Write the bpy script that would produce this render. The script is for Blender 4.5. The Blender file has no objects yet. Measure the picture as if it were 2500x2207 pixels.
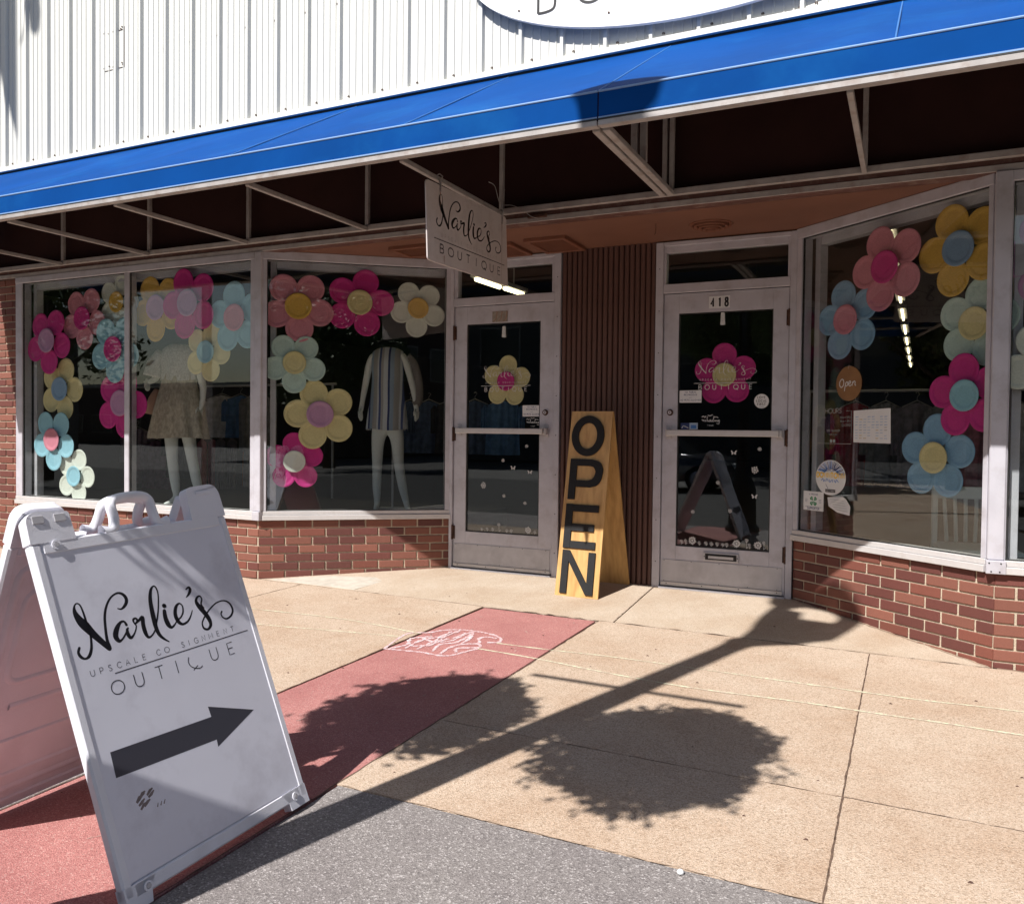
import bpy, math, random
from mathutils import Vector, Matrix
random.seed(11)
PI = math.pi
SC = bpy.context.scene
COL = SC.collection

# ------------------------------------------------------------------ camera, sky, sun, exposure
cam = bpy.data.cameras.new("camera"); cam_ob = bpy.data.objects.new("camera", cam); COL.objects.link(cam_ob)
yaw, pitch, roll = 0.446419359, -0.0230340194, 0.0111748911
fwd = Vector((-math.sin(yaw)*math.cos(pitch), math.cos(yaw)*math.cos(pitch), math.sin(pitch)))
rgt = Vector((math.cos(yaw), math.sin(yaw), 0)); upv = rgt.cross(fwd)
r2 = rgt*math.cos(roll) + upv*math.sin(roll); u2 = -rgt*math.sin(roll) + upv*math.cos(roll)
cam_ob.matrix_world = Matrix(((r2.x, u2.x, -fwd.x, 4.71494), (r2.y, u2.y, -fwd.y, -5.1528),
                              (r2.z, u2.z, -fwd.z, 1.196628), (0, 0, 0, 1)))
cam.sensor_fit = 'HORIZONTAL'; cam.sensor_width = 36; cam.lens = 2038.71/2500*36
cam.clip_start = 0.05; cam.clip_end = 600
SC.camera = cam_ob
world = bpy.data.worlds.new("World"); SC.world = world; world.use_nodes = True
nt = world.node_tree; bg = nt.nodes["Background"]
sky = nt.nodes.new("ShaderNodeTexSky"); sky.sky_type = 'NISHITA'; sky.sun_disc = False
sky.sun_elevation = math.radians(48.56); sky.sun_rotation = math.radians(195.4)
sky.air_density = 1.2; sky.dust_density = 1.5
nt.links.new(sky.outputs[0], bg.inputs[0]); bg.inputs[1].default_value = 0.05
sun = bpy.data.lights.new("sun", 'SUN'); sun.energy = 5.0; sun.angle = math.radians(0.5); sun.color = (1.0, 0.96, 0.91)
sun_ob = bpy.data.objects.new("sun", sun); COL.objects.link(sun_ob)
SUN = Vector((-0.275, -1.0, 1.175)).normalized()
sun_ob.rotation_euler = SUN.to_track_quat('Z', 'Y').to_euler(); sun_ob.location = (0, -10, 20)
SC.view_settings.view_transform = 'Standard'; SC.view_settings.look = 'None'
SC.view_settings.exposure = 0.52; SC.view_settings.gamma = 1.0; SC.view_settings.use_curve_mapping = False
SC.cycles.max_bounces = 8; SC.cycles.transparent_max_bounces = 24
SC.cycles.diffuse_bounces = 4; SC.cycles.glossy_bounces = 4

# ------------------------------------------------------------------ materials
def mat(name, col, rough=0.6, metal=0.0, noise=0.0, nscale=8.0, col2=None, bump=0.0, bscale=60.0, spec=0.5,
        rand=0.0, dirt=None, dscale=2.0, damt=0.5, emit=None, estr=0.0, coat=0.0, lo=0.35, hi=0.65, coords='Object', stretch=None):
    m = bpy.data.materials.new(name); m.use_nodes = True
    t = m.node_tree; N = t.nodes; Lk = t.links; b = N["Principled BSDF"]
    b.inputs["Roughness"].default_value = rough; b.inputs["Metallic"].default_value = metal
    b.inputs["Specular IOR Level"].default_value = spec
    b.inputs["Coat Weight"].default_value = coat
    tc = N.new("ShaderNodeTexCoord"); src = tc.outputs[coords]
    if stretch:
        mp = N.new("ShaderNodeMapping"); mp.inputs["Scale"].default_value = stretch
        Lk.new(src, mp.inputs[0]); src = mp.outputs[0]
    cur = None
    c2 = col2 or tuple(max(0, c*(1-noise)) for c in col)
    if noise > 0 or col2:
        n = N.new("ShaderNodeTexNoise"); n.inputs["Scale"].default_value = nscale; n.inputs["Detail"].default_value = 6
        Lk.new(src, n.inputs["Vector"])
        r = N.new("ShaderNodeValToRGB"); r.color_ramp.elements[0].position = lo; r.color_ramp.elements[1].position = hi
        r.color_ramp.elements[0].color = (*c2, 1); r.color_ramp.elements[1].color = (*col, 1)
        Lk.new(n.outputs[0], r.inputs[0]); cur = r.outputs[0]
    if rand > 0:
        oi = N.new("ShaderNodeObjectInfo"); mr = N.new("ShaderNodeMapRange")
        mr.inputs["To Min"].default_value = 1-rand; mr.inputs["To Max"].default_value = 1+rand
        Lk.new(oi.outputs["Random"], mr.inputs["Value"])
        mx = N.new("ShaderNodeMix"); mx.data_type = 'RGBA'; mx.blend_type = 'MULTIPLY'; mx.inputs[0].default_value = 1
        if cur: Lk.new(cur, mx.inputs[6])
        else: mx.inputs[6].default_value = (*col, 1)
        Lk.new(mr.outputs[0], mx.inputs[7]); cur = mx.outputs[2]
    if dirt:
        n2 = N.new("ShaderNodeTexNoise"); n2.inputs["Scale"].default_value = dscale; n2.inputs["Detail"].default_value = 8; n2.inputs["Roughness"].default_value = 0.65
        Lk.new(src, n2.inputs["Vector"])
        r2_ = N.new("ShaderNodeMapRange"); r2_.inputs["From Min"].default_value = 0.5; r2_.inputs["From Max"].default_value = 0.75
        r2_.inputs["To Max"].default_value = damt
        Lk.new(n2.outputs[0], r2_.inputs["Value"])
        mx = N.new("ShaderNodeMix"); mx.data_type = 'RGBA'
        Lk.new(r2_.outputs[0], mx.inputs[0])
        if cur: Lk.new(cur, mx.inputs[6])
        else: mx.inputs[6].default_value = (*col, 1)
        mx.inputs[7].default_value = (*dirt, 1); cur = mx.outputs[2]
    if cur: Lk.new(cur, b.inputs["Base Color"])
    else: b.inputs["Base Color"].default_value = (*col, 1)
    if bump > 0:
        n3 = N.new("ShaderNodeTexNoise"); n3.inputs["Scale"].default_value = bscale; n3.inputs["Detail"].default_value = 4
        Lk.new(src, n3.inputs["Vector"])
        bp = N.new("ShaderNodeBump"); bp.inputs["Strength"].default_value = bump; bp.inputs["Distance"].default_value = 0.01
        Lk.new(n3.outputs[0], bp.inputs["Height"]); Lk.new(bp.outputs[0], b.inputs["Normal"])
    if emit:
        b.inputs["Emission Color"].default_value = (*emit, 1); b.inputs["Emission Strength"].default_value = estr
    return m

def aggregate(name, base, dark, light, pebble=95.0, blotch=(0.8, 0.7, 0.6)):
    """exposed-aggregate concrete: small pebbles of three tones, worn blotches, fine relief (world-sized)"""
    m = bpy.data.materials.new(name); m.use_nodes = True
    t = m.node_tree; N = t.nodes; Lk = t.links; b = N["Principled BSDF"]; b.inputs["Roughness"].default_value = 0.85
    b.inputs["Specular IOR Level"].default_value = 0.3
    tc = N.new("ShaderNodeTexCoord")
    v = N.new("ShaderNodeTexVoronoi"); v.inputs["Scale"].default_value = pebble; Lk.new(tc.outputs["Object"], v.inputs["Vector"])
    sep = N.new("ShaderNodeSeparateColor"); Lk.new(v.outputs["Color"], sep.inputs[0])
    r = N.new("ShaderNodeValToRGB"); e = r.color_ramp.elements
    e[0].position = 0.0; e[0].color = (*dark, 1); e[1].position = 1.0; e[1].color = (*light, 1)
    for p, c in ((0.2, tuple((a+b_)/2 for a, b_ in zip(dark, base))), (0.38, base), (0.82, base)):
        x = e.new(p); x.color = (*c, 1)
    Lk.new(sep.outputs[0], r.inputs[0])
    n = N.new("ShaderNodeTexNoise"); n.inputs["Scale"].default_value = 1.7; n.inputs["Detail"].default_value = 9; n.inputs["Roughness"].default_value = 0.68
    Lk.new(tc.outputs["Object"], n.inputs["Vector"])
    mr = N.new("ShaderNodeMapRange"); mr.inputs["From Min"].default_value = 0.38; mr.inputs["From Max"].default_value = 0.68
    Lk.new(n.outputs[0], mr.inputs["Value"])
    mx = N.new("ShaderNodeMix"); mx.data_type = 'RGBA'; mx.blend_type = 'MULTIPLY'
    Lk.new(mr.outputs[0], mx.inputs[0]); Lk.new(r.outputs[0], mx.inputs[6]); mx.inputs[7].default_value = (*blotch, 1)
    nb = N.new("ShaderNodeTexNoise"); nb.inputs["Scale"].default_value = 260; nb.inputs["Detail"].default_value = 2
    Lk.new(tc.outputs["Object"], nb.inputs["Vector"])
    m2 = N.new("ShaderNodeMapRange"); m2.inputs["From Min"].default_value = 0.3; m2.inputs["From Max"].default_value = 0.7
    m2.inputs["To Min"].default_value = 0.72; m2.inputs["To Max"].default_value = 1.22
    Lk.new(nb.outputs[0], m2.inputs["Value"])
    mx2 = N.new("ShaderNodeMix"); mx2.data_type = 'RGBA'; mx2.blend_type = 'MULTIPLY'; mx2.inputs[0].default_value = 1
    Lk.new(mx.outputs[2], mx2.inputs[6]); Lk.new(m2.outputs[0], mx2.inputs[7])
    # scattered dark spots of gum and tar
    v2 = N.new("ShaderNodeTexVoronoi"); v2.inputs["Scale"].default_value = 2.2; Lk.new(tc.outputs["Object"], v2.inputs["Vector"])
    m3 = N.new("ShaderNodeMapRange"); m3.inputs["From Min"].default_value = 0.012; m3.inputs["From Max"].default_value = 0.02
    m3.inputs["To Min"].default_value = 0.35; m3.inputs["To Max"].default_value = 1
    Lk.new(v2.outputs["Distance"], m3.inputs["Value"])
    mx3 = N.new("ShaderNodeMix"); mx3.data_type = 'RGBA'; mx3.blend_type = 'MULTIPLY'; mx3.inputs[0].default_value = 1
    Lk.new(mx2.outputs[2], mx3.inputs[6]); Lk.new(m3.outputs[0], mx3.inputs[7])
    Lk.new(mx3.outputs[2], b.inputs["Base Color"])
    bp = N.new("ShaderNodeBump"); bp.inputs["Strength"].default_value = 0.35; bp.inputs["Distance"].default_value = 0.006
    Lk.new(v.outputs["Distance"], bp.inputs["Height"]); Lk.new(bp.outputs[0], b.inputs["Normal"])
    return m

def glass_mat(name, tint=(0.78, 0.82, 0.8), r0=0.045, wav=0.0):
    m = bpy.data.materials.new(name); m.use_nodes = True
    t = m.node_tree; N = t.nodes; Lk = t.links
    N.remove(N["Principled BSDF"]); out = N["Material Output"]
    tr = N.new("ShaderNodeBsdfTransparent"); tr.inputs[0].default_value = (*tint, 1)
    gl = N.new("ShaderNodeBsdfGlossy"); gl.inputs["Roughness"].default_value = 0.004; gl.inputs[0].default_value = (0.95, 0.98, 1, 1)
    lw = N.new("ShaderNodeLayerWeight"); lw.inputs["Blend"].default_value = 0.5
    p = N.new("ShaderNodeMath"); p.operation = 'POWER'; p.inputs[1].default_value = 4.2
    Lk.new(lw.outputs["Facing"], p.inputs[0])
    ma = N.new("ShaderNodeMath"); ma.operation = 'MULTIPLY_ADD'; ma.inputs[1].default_value = 1-r0; ma.inputs[2].default_value = r0
    Lk.new(p.outputs[0], ma.inputs[0])
    mx = N.new("ShaderNodeMixShader"); Lk.new(ma.outputs[0], mx.inputs[0]); Lk.new(tr.outputs[0], mx.inputs[1]); Lk.new(gl.outputs[0], mx.inputs[2])
    if wav:
        tc = N.new("ShaderNodeTexCoord"); n = N.new("ShaderNodeTexNoise"); n.inputs["Scale"].default_value = 1.6
        Lk.new(tc.outputs["Object"], n.inputs["Vector"]); bp = N.new("ShaderNodeBump"); bp.inputs["Strength"].default_value = wav
        bp.inputs["Distance"].default_value = 0.02; Lk.new(n.outputs[0], bp.inputs["Height"]); Lk.new(bp.outputs[0], gl.inputs["Normal"])
    Lk.new(mx.outputs[0], out.inputs[0]); return m

M = {}
M['tan'] = aggregate('tan_aggregate', (0.545, 0.43, 0.335), (0.36, 0.27, 0.195), (0.62, 0.52, 0.43), 200, (0.84, 0.76, 0.70))
M['tan2'] = aggregate('pale_recess_concrete', (0.53, 0.44, 0.35), (0.44, 0.35, 0.27), (0.59, 0.50, 0.41), 240, (0.82, 0.75, 0.69))
M['red'] = aggregate('red_paving', (0.45, 0.20, 0.185), (0.34, 0.14, 0.13), (0.54, 0.32, 0.29), 230, (0.82, 0.74, 0.76))
M['grey'] = aggregate('grey_aggregate', (0.25, 0.228, 0.220), (0.15, 0.135, 0.132), (0.47, 0.44, 0.43), 200, (0.84, 0.82, 0.84))
M['joint'] = mat('joint_grit', (0.16, 0.115, 0.08), 0.95, noise=0.5, nscale=40)
M['patch'] = mat('pale_cement_patch', (0.55, 0.5, 0.43), 0.9, noise=0.2, nscale=14)
M['asphalt'] = mat('asphalt', (0.040, 0.039, 0.038), 0.9, noise=0.4, nscale=90, bump=0.3, bscale=150)
M['brick'] = mat('brick_face', (0.245, 0.090, 0.062), 0.75, noise=0.25, nscale=25, bump=0.35, bscale=160, rand=0.12, dirt=(0.2, 0.08, 0.06), dscale=5, damt=0.5, coords='Object')
M['brick_dark'] = mat('dark_brick_face', (0.145, 0.043, 0.034), 0.65, noise=0.25, nscale=25, bump=0.3, bscale=160, rand=0.15)
M['brick_mid'] = mat('mid_brick_face', (0.20, 0.062, 0.042), 0.7, noise=0.25, nscale=25, bump=0.35, bscale=160, rand=0.12)
M['mortar'] = mat('cream_mortar', (0.56, 0.47, 0.36), 0.95, noise=0.2, nscale=30, bump=0.6, bscale=110, dirt=(0.4, 0.3, 0.22), dscale=8, damt=0.7)
M['alu'] = mat('weathered_aluminium', (0.54, 0.53, 0.585), 0.45, 0.1, noise=0.12, nscale=6, dirt=(0.25, 0.21, 0.2), dscale=7, damt=0.45, bump=0.08, bscale=200)
M['alu_bright'] = mat('sill_aluminium', (0.62, 0.60, 0.60), 0.4, 0.2, noise=0.1, nscale=9, dirt=(0.35, 0.31, 0.28), dscale=9, damt=0.5)
M['alu_dark'] = mat('kick_plate_aluminium', (0.52, 0.51, 0.54), 0.5, 0.1, noise=0.12, nscale=12, dirt=(0.26, 0.24, 0.25), dscale=5, damt=0.5)
M['gasket'] = mat('black_gasket', (0.02, 0.02, 0.02), 0.6)
M['steel'] = mat('painted_steel_tube', (0.43, 0.40, 0.39), 0.5, 0.1, noise=0.18, nscale=10, dirt=(0.22, 0.14, 0.1), dscale=12, damt=0.6)
M['siding'] = mat('white_metal_siding', (0.69, 0.69, 0.655), 0.38, 0.0, noise=0.04, nscale=2, dirt=(0.6, 0.6, 0.56), dscale=1.5, damt=0.35, stretch=(3, 3, 0.5))
M['white'] = mat('white_trim_paint', (0.8, 0.8, 0.78), 0.5, dirt=(0.62, 0.6, 0.56), dscale=4, damt=0.3)
M['blue'] = mat('blue_awning_fabric', (0.002, 0.060, 0.265), 0.8, noise=0.16, nscale=1.6, bump=0.35, bscale=5.5, spec=0.06, dirt=(0.006, 0.098, 0.33), dscale=1.3, damt=0.8)
M['pipe'] = mat('pale_blue_piping', (0.22, 0.36, 0.62), 0.6)
M['seam'] = mat('faded_blue_seam', (0.03, 0.15, 0.42), 0.8)
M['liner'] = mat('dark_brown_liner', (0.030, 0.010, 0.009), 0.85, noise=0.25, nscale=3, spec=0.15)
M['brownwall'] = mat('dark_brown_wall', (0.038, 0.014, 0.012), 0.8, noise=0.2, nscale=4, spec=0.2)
M['soffit'] = mat('orange_brown_soffit', (0.185, 0.080, 0.050), 0.75, noise=0.12, nscale=3, dirt=(0.15, 0.055, 0.03), dscale=2.5, damt=0.5)
M['beam'] = mat('red_brown_fascia', (0.13, 0.055, 0.042), 0.6, noise=0.25, nscale=6, dirt=(0.35, 0.28, 0.24), dscale=14, damt=0.4)
M['flute'] = mat('brown_fluted_board', (0.12, 0.058, 0.046), 0.55, noise=0.2, nscale=4, rand=0.06, stretch=(1, 1, 0.3))
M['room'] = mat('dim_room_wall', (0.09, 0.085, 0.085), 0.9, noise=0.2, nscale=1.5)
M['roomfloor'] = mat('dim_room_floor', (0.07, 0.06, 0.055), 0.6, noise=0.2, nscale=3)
M['glass'] = glass_mat('window_glass', (0.95, 0.97, 0.96), 0.062, 0.03)
M['plastic'] = mat('white_moulded_plastic', (0.78, 0.78, 0.85), 0.45, noise=0.06, nscale=5, bump=0.12, bscale=300, dirt=(0.5, 0.47, 0.5), dscale=3.2, damt=0.5)
M['insert'] = mat('white_sign_insert', (0.74, 0.745, 0.84), 0.28, noise=0.05, nscale=3, dirt=(0.50, 0.49, 0.56), dscale=3.4, damt=0.75, bump=0.05, bscale=9)  # dirt, plus mottling painted in for patches of reflected light
M['ink'] = mat('black_vinyl', (0.008, 0.008, 0.012), 0.35)
M['inkgrey'] = mat('thin_grey_vinyl', (0.045, 0.045, 0.06), 0.5)
M['arrow'] = mat('charcoal_vinyl', (0.05, 0.052, 0.07), 0.35)
M['dirtprint'] = mat('brown_dirt_smear', (0.25, 0.2, 0.2), 0.9, noise=0.4, nscale=60)
M['ply'] = mat('varnished_plywood', (0.60, 0.365, 0.135), 0.55, noise=0.0, nscale=5, col2=(0.43, 0.24, 0.08), lo=0.3, hi=0.62, stretch=(6, 6, 0.5), coat=0.15)
M['blackwood'] = mat('black_painted_wood', (0.007, 0.007, 0.009), 0.75, noise=0.3, nscale=20, bump=0.2, bscale=90)
M['hang'] = mat('weathered_white_panel', (0.62, 0.56, 0.55), 0.6, noise=0.1, nscale=4, dirt=(0.42, 0.34, 0.31), dscale=5, damt=0.55)
M['ovalw'] = mat('gloss_white_panel', (0.84, 0.84, 0.83), 0.3)
M['rust'] = mat('rusty_iron', (0.09, 0.04, 0.025), 0.8, noise=0.5, nscale=40)
M['rustwash'] = mat('rust_stain', (0.3, 0.17, 0.12), 0.9)
M['paper'] = mat('white_paper', (0.72, 0.73, 0.74), 0.8, noise=0.03)
M['vinylw'] = mat('white_window_vinyl', (0.60, 0.60, 0.60), 0.6)
M['vinylg'] = mat('faded_window_vinyl', (0.38, 0.38, 0.38), 0.7)
M['navy'] = mat('navy_print', (0.03, 0.05, 0.16), 0.5)
M['blueprint'] = mat('blue_print', (0.08, 0.22, 0.55), 0.5)
M['palebl'] = mat('pale_blue_print', (0.42, 0.52, 0.66), 0.6)
M['yellowp'] = mat('yellow_print', (0.85, 0.55, 0.04), 0.5)
M['greenp'] = mat('green_print', (0.03, 0.25, 0.10), 0.5)
M['tanp'] = mat('tan_print', (0.55, 0.45, 0.26), 0.7)
M['wooddisc'] = mat('brown_wood_disc', (0.26, 0.13, 0.05), 0.6, noise=0.25, nscale=9)
M['chalk'] = mat('white_chalk', (0.70, 0.60, 0.63), 0.95, col2=(0.48, 0.24, 0.23), nscale=90, lo=0.38, hi=0.6)
M['chalky'] = mat('pale_green_chalk', (0.66, 0.68, 0.48), 0.95, col2=(0.54, 0.44, 0.34), nscale=60, lo=0.42, hi=0.62)
M['skin'] = mat('mannequin_white', (0.78, 0.81, 0.80), 0.5)
M['lace'] = mat('white_lace_cloth', (0.78, 0.76, 0.78), 0.9, noise=0.3, nscale=70, bump=0.6, bscale=90)
M['tancloth'] = mat('beige_crinkle_cloth', (0.62, 0.56, 0.47), 0.9, noise=0.35, nscale=45, bump=0.6, bscale=70, stretch=(1, 1, 0.5))
M['peach'] = mat('peach_cloth', (0.5, 0.3, 0.22), 0.9)
M['sweater'] = mat('taupe_knit', (0.25, 0.22, 0.21), 0.95, bump=0.5, bscale=90)
M['chairp'] = mat('pale_painted_wood', (0.68, 0.74, 0.70), 0.5, noise=0.08)
M['blackm'] = mat('black_metal', (0.012, 0.012, 0.013), 0.4, 0.3)
M['tube'] = mat('lit_fluorescent_tube', (0.9, 0.85, 0.7), 0.5, emit=(1.0, 0.86, 0.50), estr=3.5)
M['residue'] = mat('old_glue', (0.34, 0.30, 0.26), 0.8, noise=0.3, nscale=40)
M['clip'] = mat('clear_plastic_clip', (0.6, 0.62, 0.62), 0.3)
M['vent'] = mat('brown_painted_grille', (0.19, 0.07, 0.038), 0.6, noise=0.15, nscale=8)
M['slot'] = mat('dark_gap', (0.012, 0.01, 0.01), 0.9)
M['leaf'] = mat('basket_leaves', (0.06, 0.11, 0.03), 0.6, rand=0.1, noise=0.3, nscale=6)
M['treeleaf'] = mat('tree_leaves', (0.075, 0.12, 0.025), 0.6, noise=0.5, nscale=1.2)
M['bark'] = mat('grey_bark', (0.12, 0.09, 0.07), 0.9, noise=0.4, nscale=10)
M['farbrick'] = mat('far_brick', (0.07, 0.045, 0.038), 0.85, noise=0.2, nscale=2)
M['farpale'] = mat('far_render', (0.10, 0.095, 0.09), 0.85, noise=0.2, nscale=1)
M['farglass'] = mat('far_dark_glass', (0.02, 0.022, 0.025), 0.08)
M['kerb'] = mat('kerb_concrete', (0.38, 0.35, 0.31), 0.9, noise=0.2, nscale=5)
PL = {'magenta': (0.62, 0.030, 0.26), 'pink': (0.66, 0.25, 0.33), 'lilac': (0.56, 0.30, 0.50), 'cream': (0.72, 0.62, 0.33), 'gold': (0.70, 0.43, 0.085),
      'blue': (0.24, 0.43, 0.64), 'pale': (0.52, 0.66, 0.62), 'white': (0.68, 0.70, 0.64), 'dusty': (0.24, 0.37, 0.56), 'sky': (0.30, 0.54, 0.66)}
for k, c in PL.items(): M['p_'+k] = mat(k+'_paper_plate', c, 0.6, noise=0.10, nscale=9, spec=0.35, bump=0.25, bscale=14)

def stripes_mat():
    m = mat('striped_blue_grey_cloth', (0.4, 0.4, 0.4), 0.85); t = m.node_tree; N = t.nodes; Lk = t.links; b = N["Principled BSDF"]
    tc = N.new("ShaderNodeTexCoord"); sp = N.new("ShaderNodeSeparateXYZ"); Lk.new(tc.outputs["Object"], sp.inputs[0])
    nn = N.new("ShaderNodeTexNoise"); nn.inputs["Scale"].default_value = 3; Lk.new(tc.outputs["Object"], nn.inputs["Vector"])
    ad = N.new("ShaderNodeMath"); ad.operation = 'MULTIPLY_ADD'; ad.inputs[1].default_value = 0.02; Lk.new(nn.outputs[0], ad.inputs[0]); Lk.new(sp.outputs[0], ad.inputs[2])
    mu = N.new("ShaderNodeMath"); mu.operation = 'MULTIPLY'; mu.inputs[1].default_value = 5.0; Lk.new(ad.outputs[0], mu.inputs[0])
    fr = N.new("ShaderNodeMath"); fr.operation = 'FRACT'; Lk.new(mu.outputs[0], fr.inputs[0])
    r = N.new("ShaderNodeValToRGB"); r.color_ramp.interpolation = 'CONSTANT'; e = r.color_ramp.elements
    e[0].position = 0; e[0].color = (0.62, 0.65, 0.70, 1); e[1].position = 0.2; e[1].color = (0.035, 0.05, 0.16, 1)
    for p, c in ((0.30, (0.30, 0.38, 0.50)), (0.48, (0.38, 0.37, 0.37)), (0.70, (0.58, 0.61, 0.66)), (0.78, (0.08, 0.11, 0.26)), (0.88, (0.42, 0.41, 0.42))):
        x = e.new(p); x.color = (*c, 1)
    Lk.new(fr.outputs[0], r.inputs[0]); Lk.new(r.outputs[0], b.inputs["Base Color"]); return m
M['stripes'] = stripes_mat()

# ------------------------------------------------------------------ mesh builder
class MB:
    def __init__(s): s.v = []; s.f = []; s.mi = []
    def add(s, vs, fs, mi=0):
        o = len(s.v); s.v += [tuple(v) for v in vs]; s.f += [tuple(i+o for i in f) for f in fs]; s.mi += [mi]*len(fs); return s
    def box(s, x0, x1, y0, y1, z0, z1, c=0.0, mi=0):
        if x0 > x1: x0, x1 = x1, x0
        if y0 > y1: y0, y1 = y1, y0
        if z0 > z1: z0, z1 = z1, z0
        if c <= 0:
            return s.add([(x0,y0,z0),(x1,y0,z0),(x1,y1,z0),(x0,y1,z0),(x0,y0,z1),(x1,y0,z1),(x1,y1,z1),(x0,y1,z1)],
                     [(0,3,2,1),(4,5,6,7),(0,1,5,4),(1,2,6,5),(2,3,7,6),(3,0,4,7)], mi)
        c = min(c, (x1-x0)*.45, (y1-y0)*.45, (z1-z0)*.45)
        # chamfered: 3 verts per corner
        V = []; idx = {}
        for ix, X in enumerate((x0, x1)):
            for iy, Y in enumerate((y0, y1)):
                for iz, Z in enumerate((z0, z1)):
                    sx = c if ix == 0 else -c; sy = c if iy == 0 else -c; sz = c if iz == 0 else -c
                    idx[ix,iy,iz,'x'] = len(V); V.append((X, Y+sy, Z+sz))
                    idx[ix,iy,iz,'y'] = len(V); V.append((X+sx, Y, Z+sz))
                    idx[ix,iy,iz,'z'] = len(V); V.append((X+sx, Y+sy, Z))
        F = []
        for i in (0, 1):
            q = [idx[i,0,0,'x'], idx[i,1,0,'x'], idx[i,1,1,'x'], idx[i,0,1,'x']]; F.append(q if i else q[::-1])
            q = [idx[0,i,0,'y'], idx[0,i,1,'y'], idx[1,i,1,'y'], idx[1,i,0,'y']]; F.append(q if i else q[::-1])
            q = [idx[0,0,i,'z'], idx[1,0,i,'z'], idx[1,1,i,'z'], idx[0,1,i,'z']]; F.append(q if i else q[::-1])
        for a in (0, 1):
            for b in (0, 1):
                F.append([idx[a,b,0,'x'], idx[a,b,1,'x'], idx[a,b,1,'y'], idx[a,b,0,'y']] if a == b else [idx[a,b,0,'y'], idx[a,b,1,'y'], idx[a,b,1,'x'], idx[a,b,0,'x']])
                F.append([idx[a,0,b,'x'], idx[a,0,b,'z'], idx[a,1,b,'z'], idx[a,1,b,'x']] if a != b else [idx[a,0,b,'z'], idx[a,0,b,'x'], idx[a,1,b,'x'], idx[a,1,b,'z']])
                F.append([idx[0,a,b,'y'], idx[0,a,b,'z'], idx[1,a,b,'z'], idx[1,a,b,'y']] if a == b else [idx[0,a,b,'z'], idx[0,a,b,'y'], idx[1,a,b,'y'], idx[1,a,b,'z']])
                for d in (0, 1): F.append([idx[a,b,d,'x'], idx[a,b,d,'y'], idx[a,b,d,'z']])
        return s.add(V, F, mi)
    def cyl(s, p0, p1, r0, r1=None, n=12, cap=True, mi=0):
        r1 = r0 if r1 is None else r1
        p0 = Vector(p0); p1 = Vector(p1); d = (p1-p0).normalized()
        a = d.orthogonal().normalized(); b = d.cross(a)
        V = []; F = []
        for P, r in ((p0, r0), (p1, r1)):
            for k in range(n):
                t = 2*PI*k/n; V.append(P + a*r*math.cos(t) + b*r*math.sin(t))
        for k in range(n): F.append((k, (k+1) % n, n+(k+1) % n, n+k))
        if cap: F.append(tuple(range(n))[::-1]); F.append(tuple(range(n, 2*n)))
        return s.add(V, F, mi)
    def tube(s, pts, r, n=8, mi=0):
        pts = [Vector(p) for p in pts]; rr = r if isinstance(r, (list, tuple)) else [r]*len(pts)
        V = []; F = []; a = None
        for i, P in enumerate(pts):
            d = (pts[min(i+1, len(pts)-1)]-pts[max(i-1, 0)]).normalized()
            if a is None: a = d.orthogonal().normalized()
            a = (a-d*a.dot(d)).normalized(); b = d.cross(a)
            for k in range(n):
                t = 2*PI*k/n; V.append(P + a*rr[i]*math.cos(t) + b*rr[i]*math.sin(t))
        for i in range(len(pts)-1):
            for k in range(n): F.append((i*n+k, i*n+(k+1) % n, (i+1)*n+(k+1) % n, (i+1)*n+k))
        F.append(tuple(range(n))[::-1]); F.append(tuple(range((len(pts)-1)*n, len(pts)*n)))
        return s.add(V, F, mi)
    def lathe(s, prof, n=24, mi=0, sx=1, sy=1, axis='z', off=(0, 0, 0)):
        V = []; F = []
        for r, h in prof:
            for k in range(n):
                t = 2*PI*k/n; x, y, z = r*sx*math.cos(t), r*sy*math.sin(t), h
                if axis == 'y': x, y, z = x, h, y
                V.append((x+off[0], y+off[1], z+off[2]))
        for i in range(len(prof)-1):
            for k in range(n):
                q = (i*n+k, i*n+(k+1) % n, (i+1)*n+(k+1) % n, (i+1)*n+k)
                F.append(q if axis == 'z' else q[::-1])
        return s.add(V, F, mi)
    def poly(s, pts, y0, y1, mi=0):
        """polygon in local x,z extruded from y0 (front) to y1 (back)"""
        n = len(pts); V = [(x, y0, z) for x, z in pts] + [(x, y1, z) for x, z in pts]
        F = [tuple(range(n)), tuple(range(n, 2*n))[::-1]] + [(k, k+n, (k+1) % n+n, (k+1) % n) for k in range(n)]
        return s.add(V, F, mi)
    def disc(s, x, z, r, y, n=24, sx=1.0, mi=0, sz=1.0):
        V = [(x+r*sx*math.cos(2*PI*k/n), y, z+r*sz*math.sin(2*PI*k/n)) for k in range(n)]
        return s.add(V, [tuple(range(n))], mi)
    def mesh(s, name, mats):
        me = bpy.data.meshes.new(name); me.from_pydata(s.v, [], s.f)
        for m in (mats if isinstance(mats, (list, tuple)) else [mats]): me.materials.append(M[m] if isinstance(m, str) else m)
        if any(s.mi): me.polygons.foreach_set('material_index', s.mi)
        me.update(); return me
    def build(s, name, mats, parent=None, mtx=None, smooth=False, kind=None, label=None):
        me = s.mesh(name, mats)
        if smooth: me.polygons.foreach_set('use_smooth', [True]*len(me.polygons))
        return link(name, me, parent, mtx, kind, label)

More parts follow.
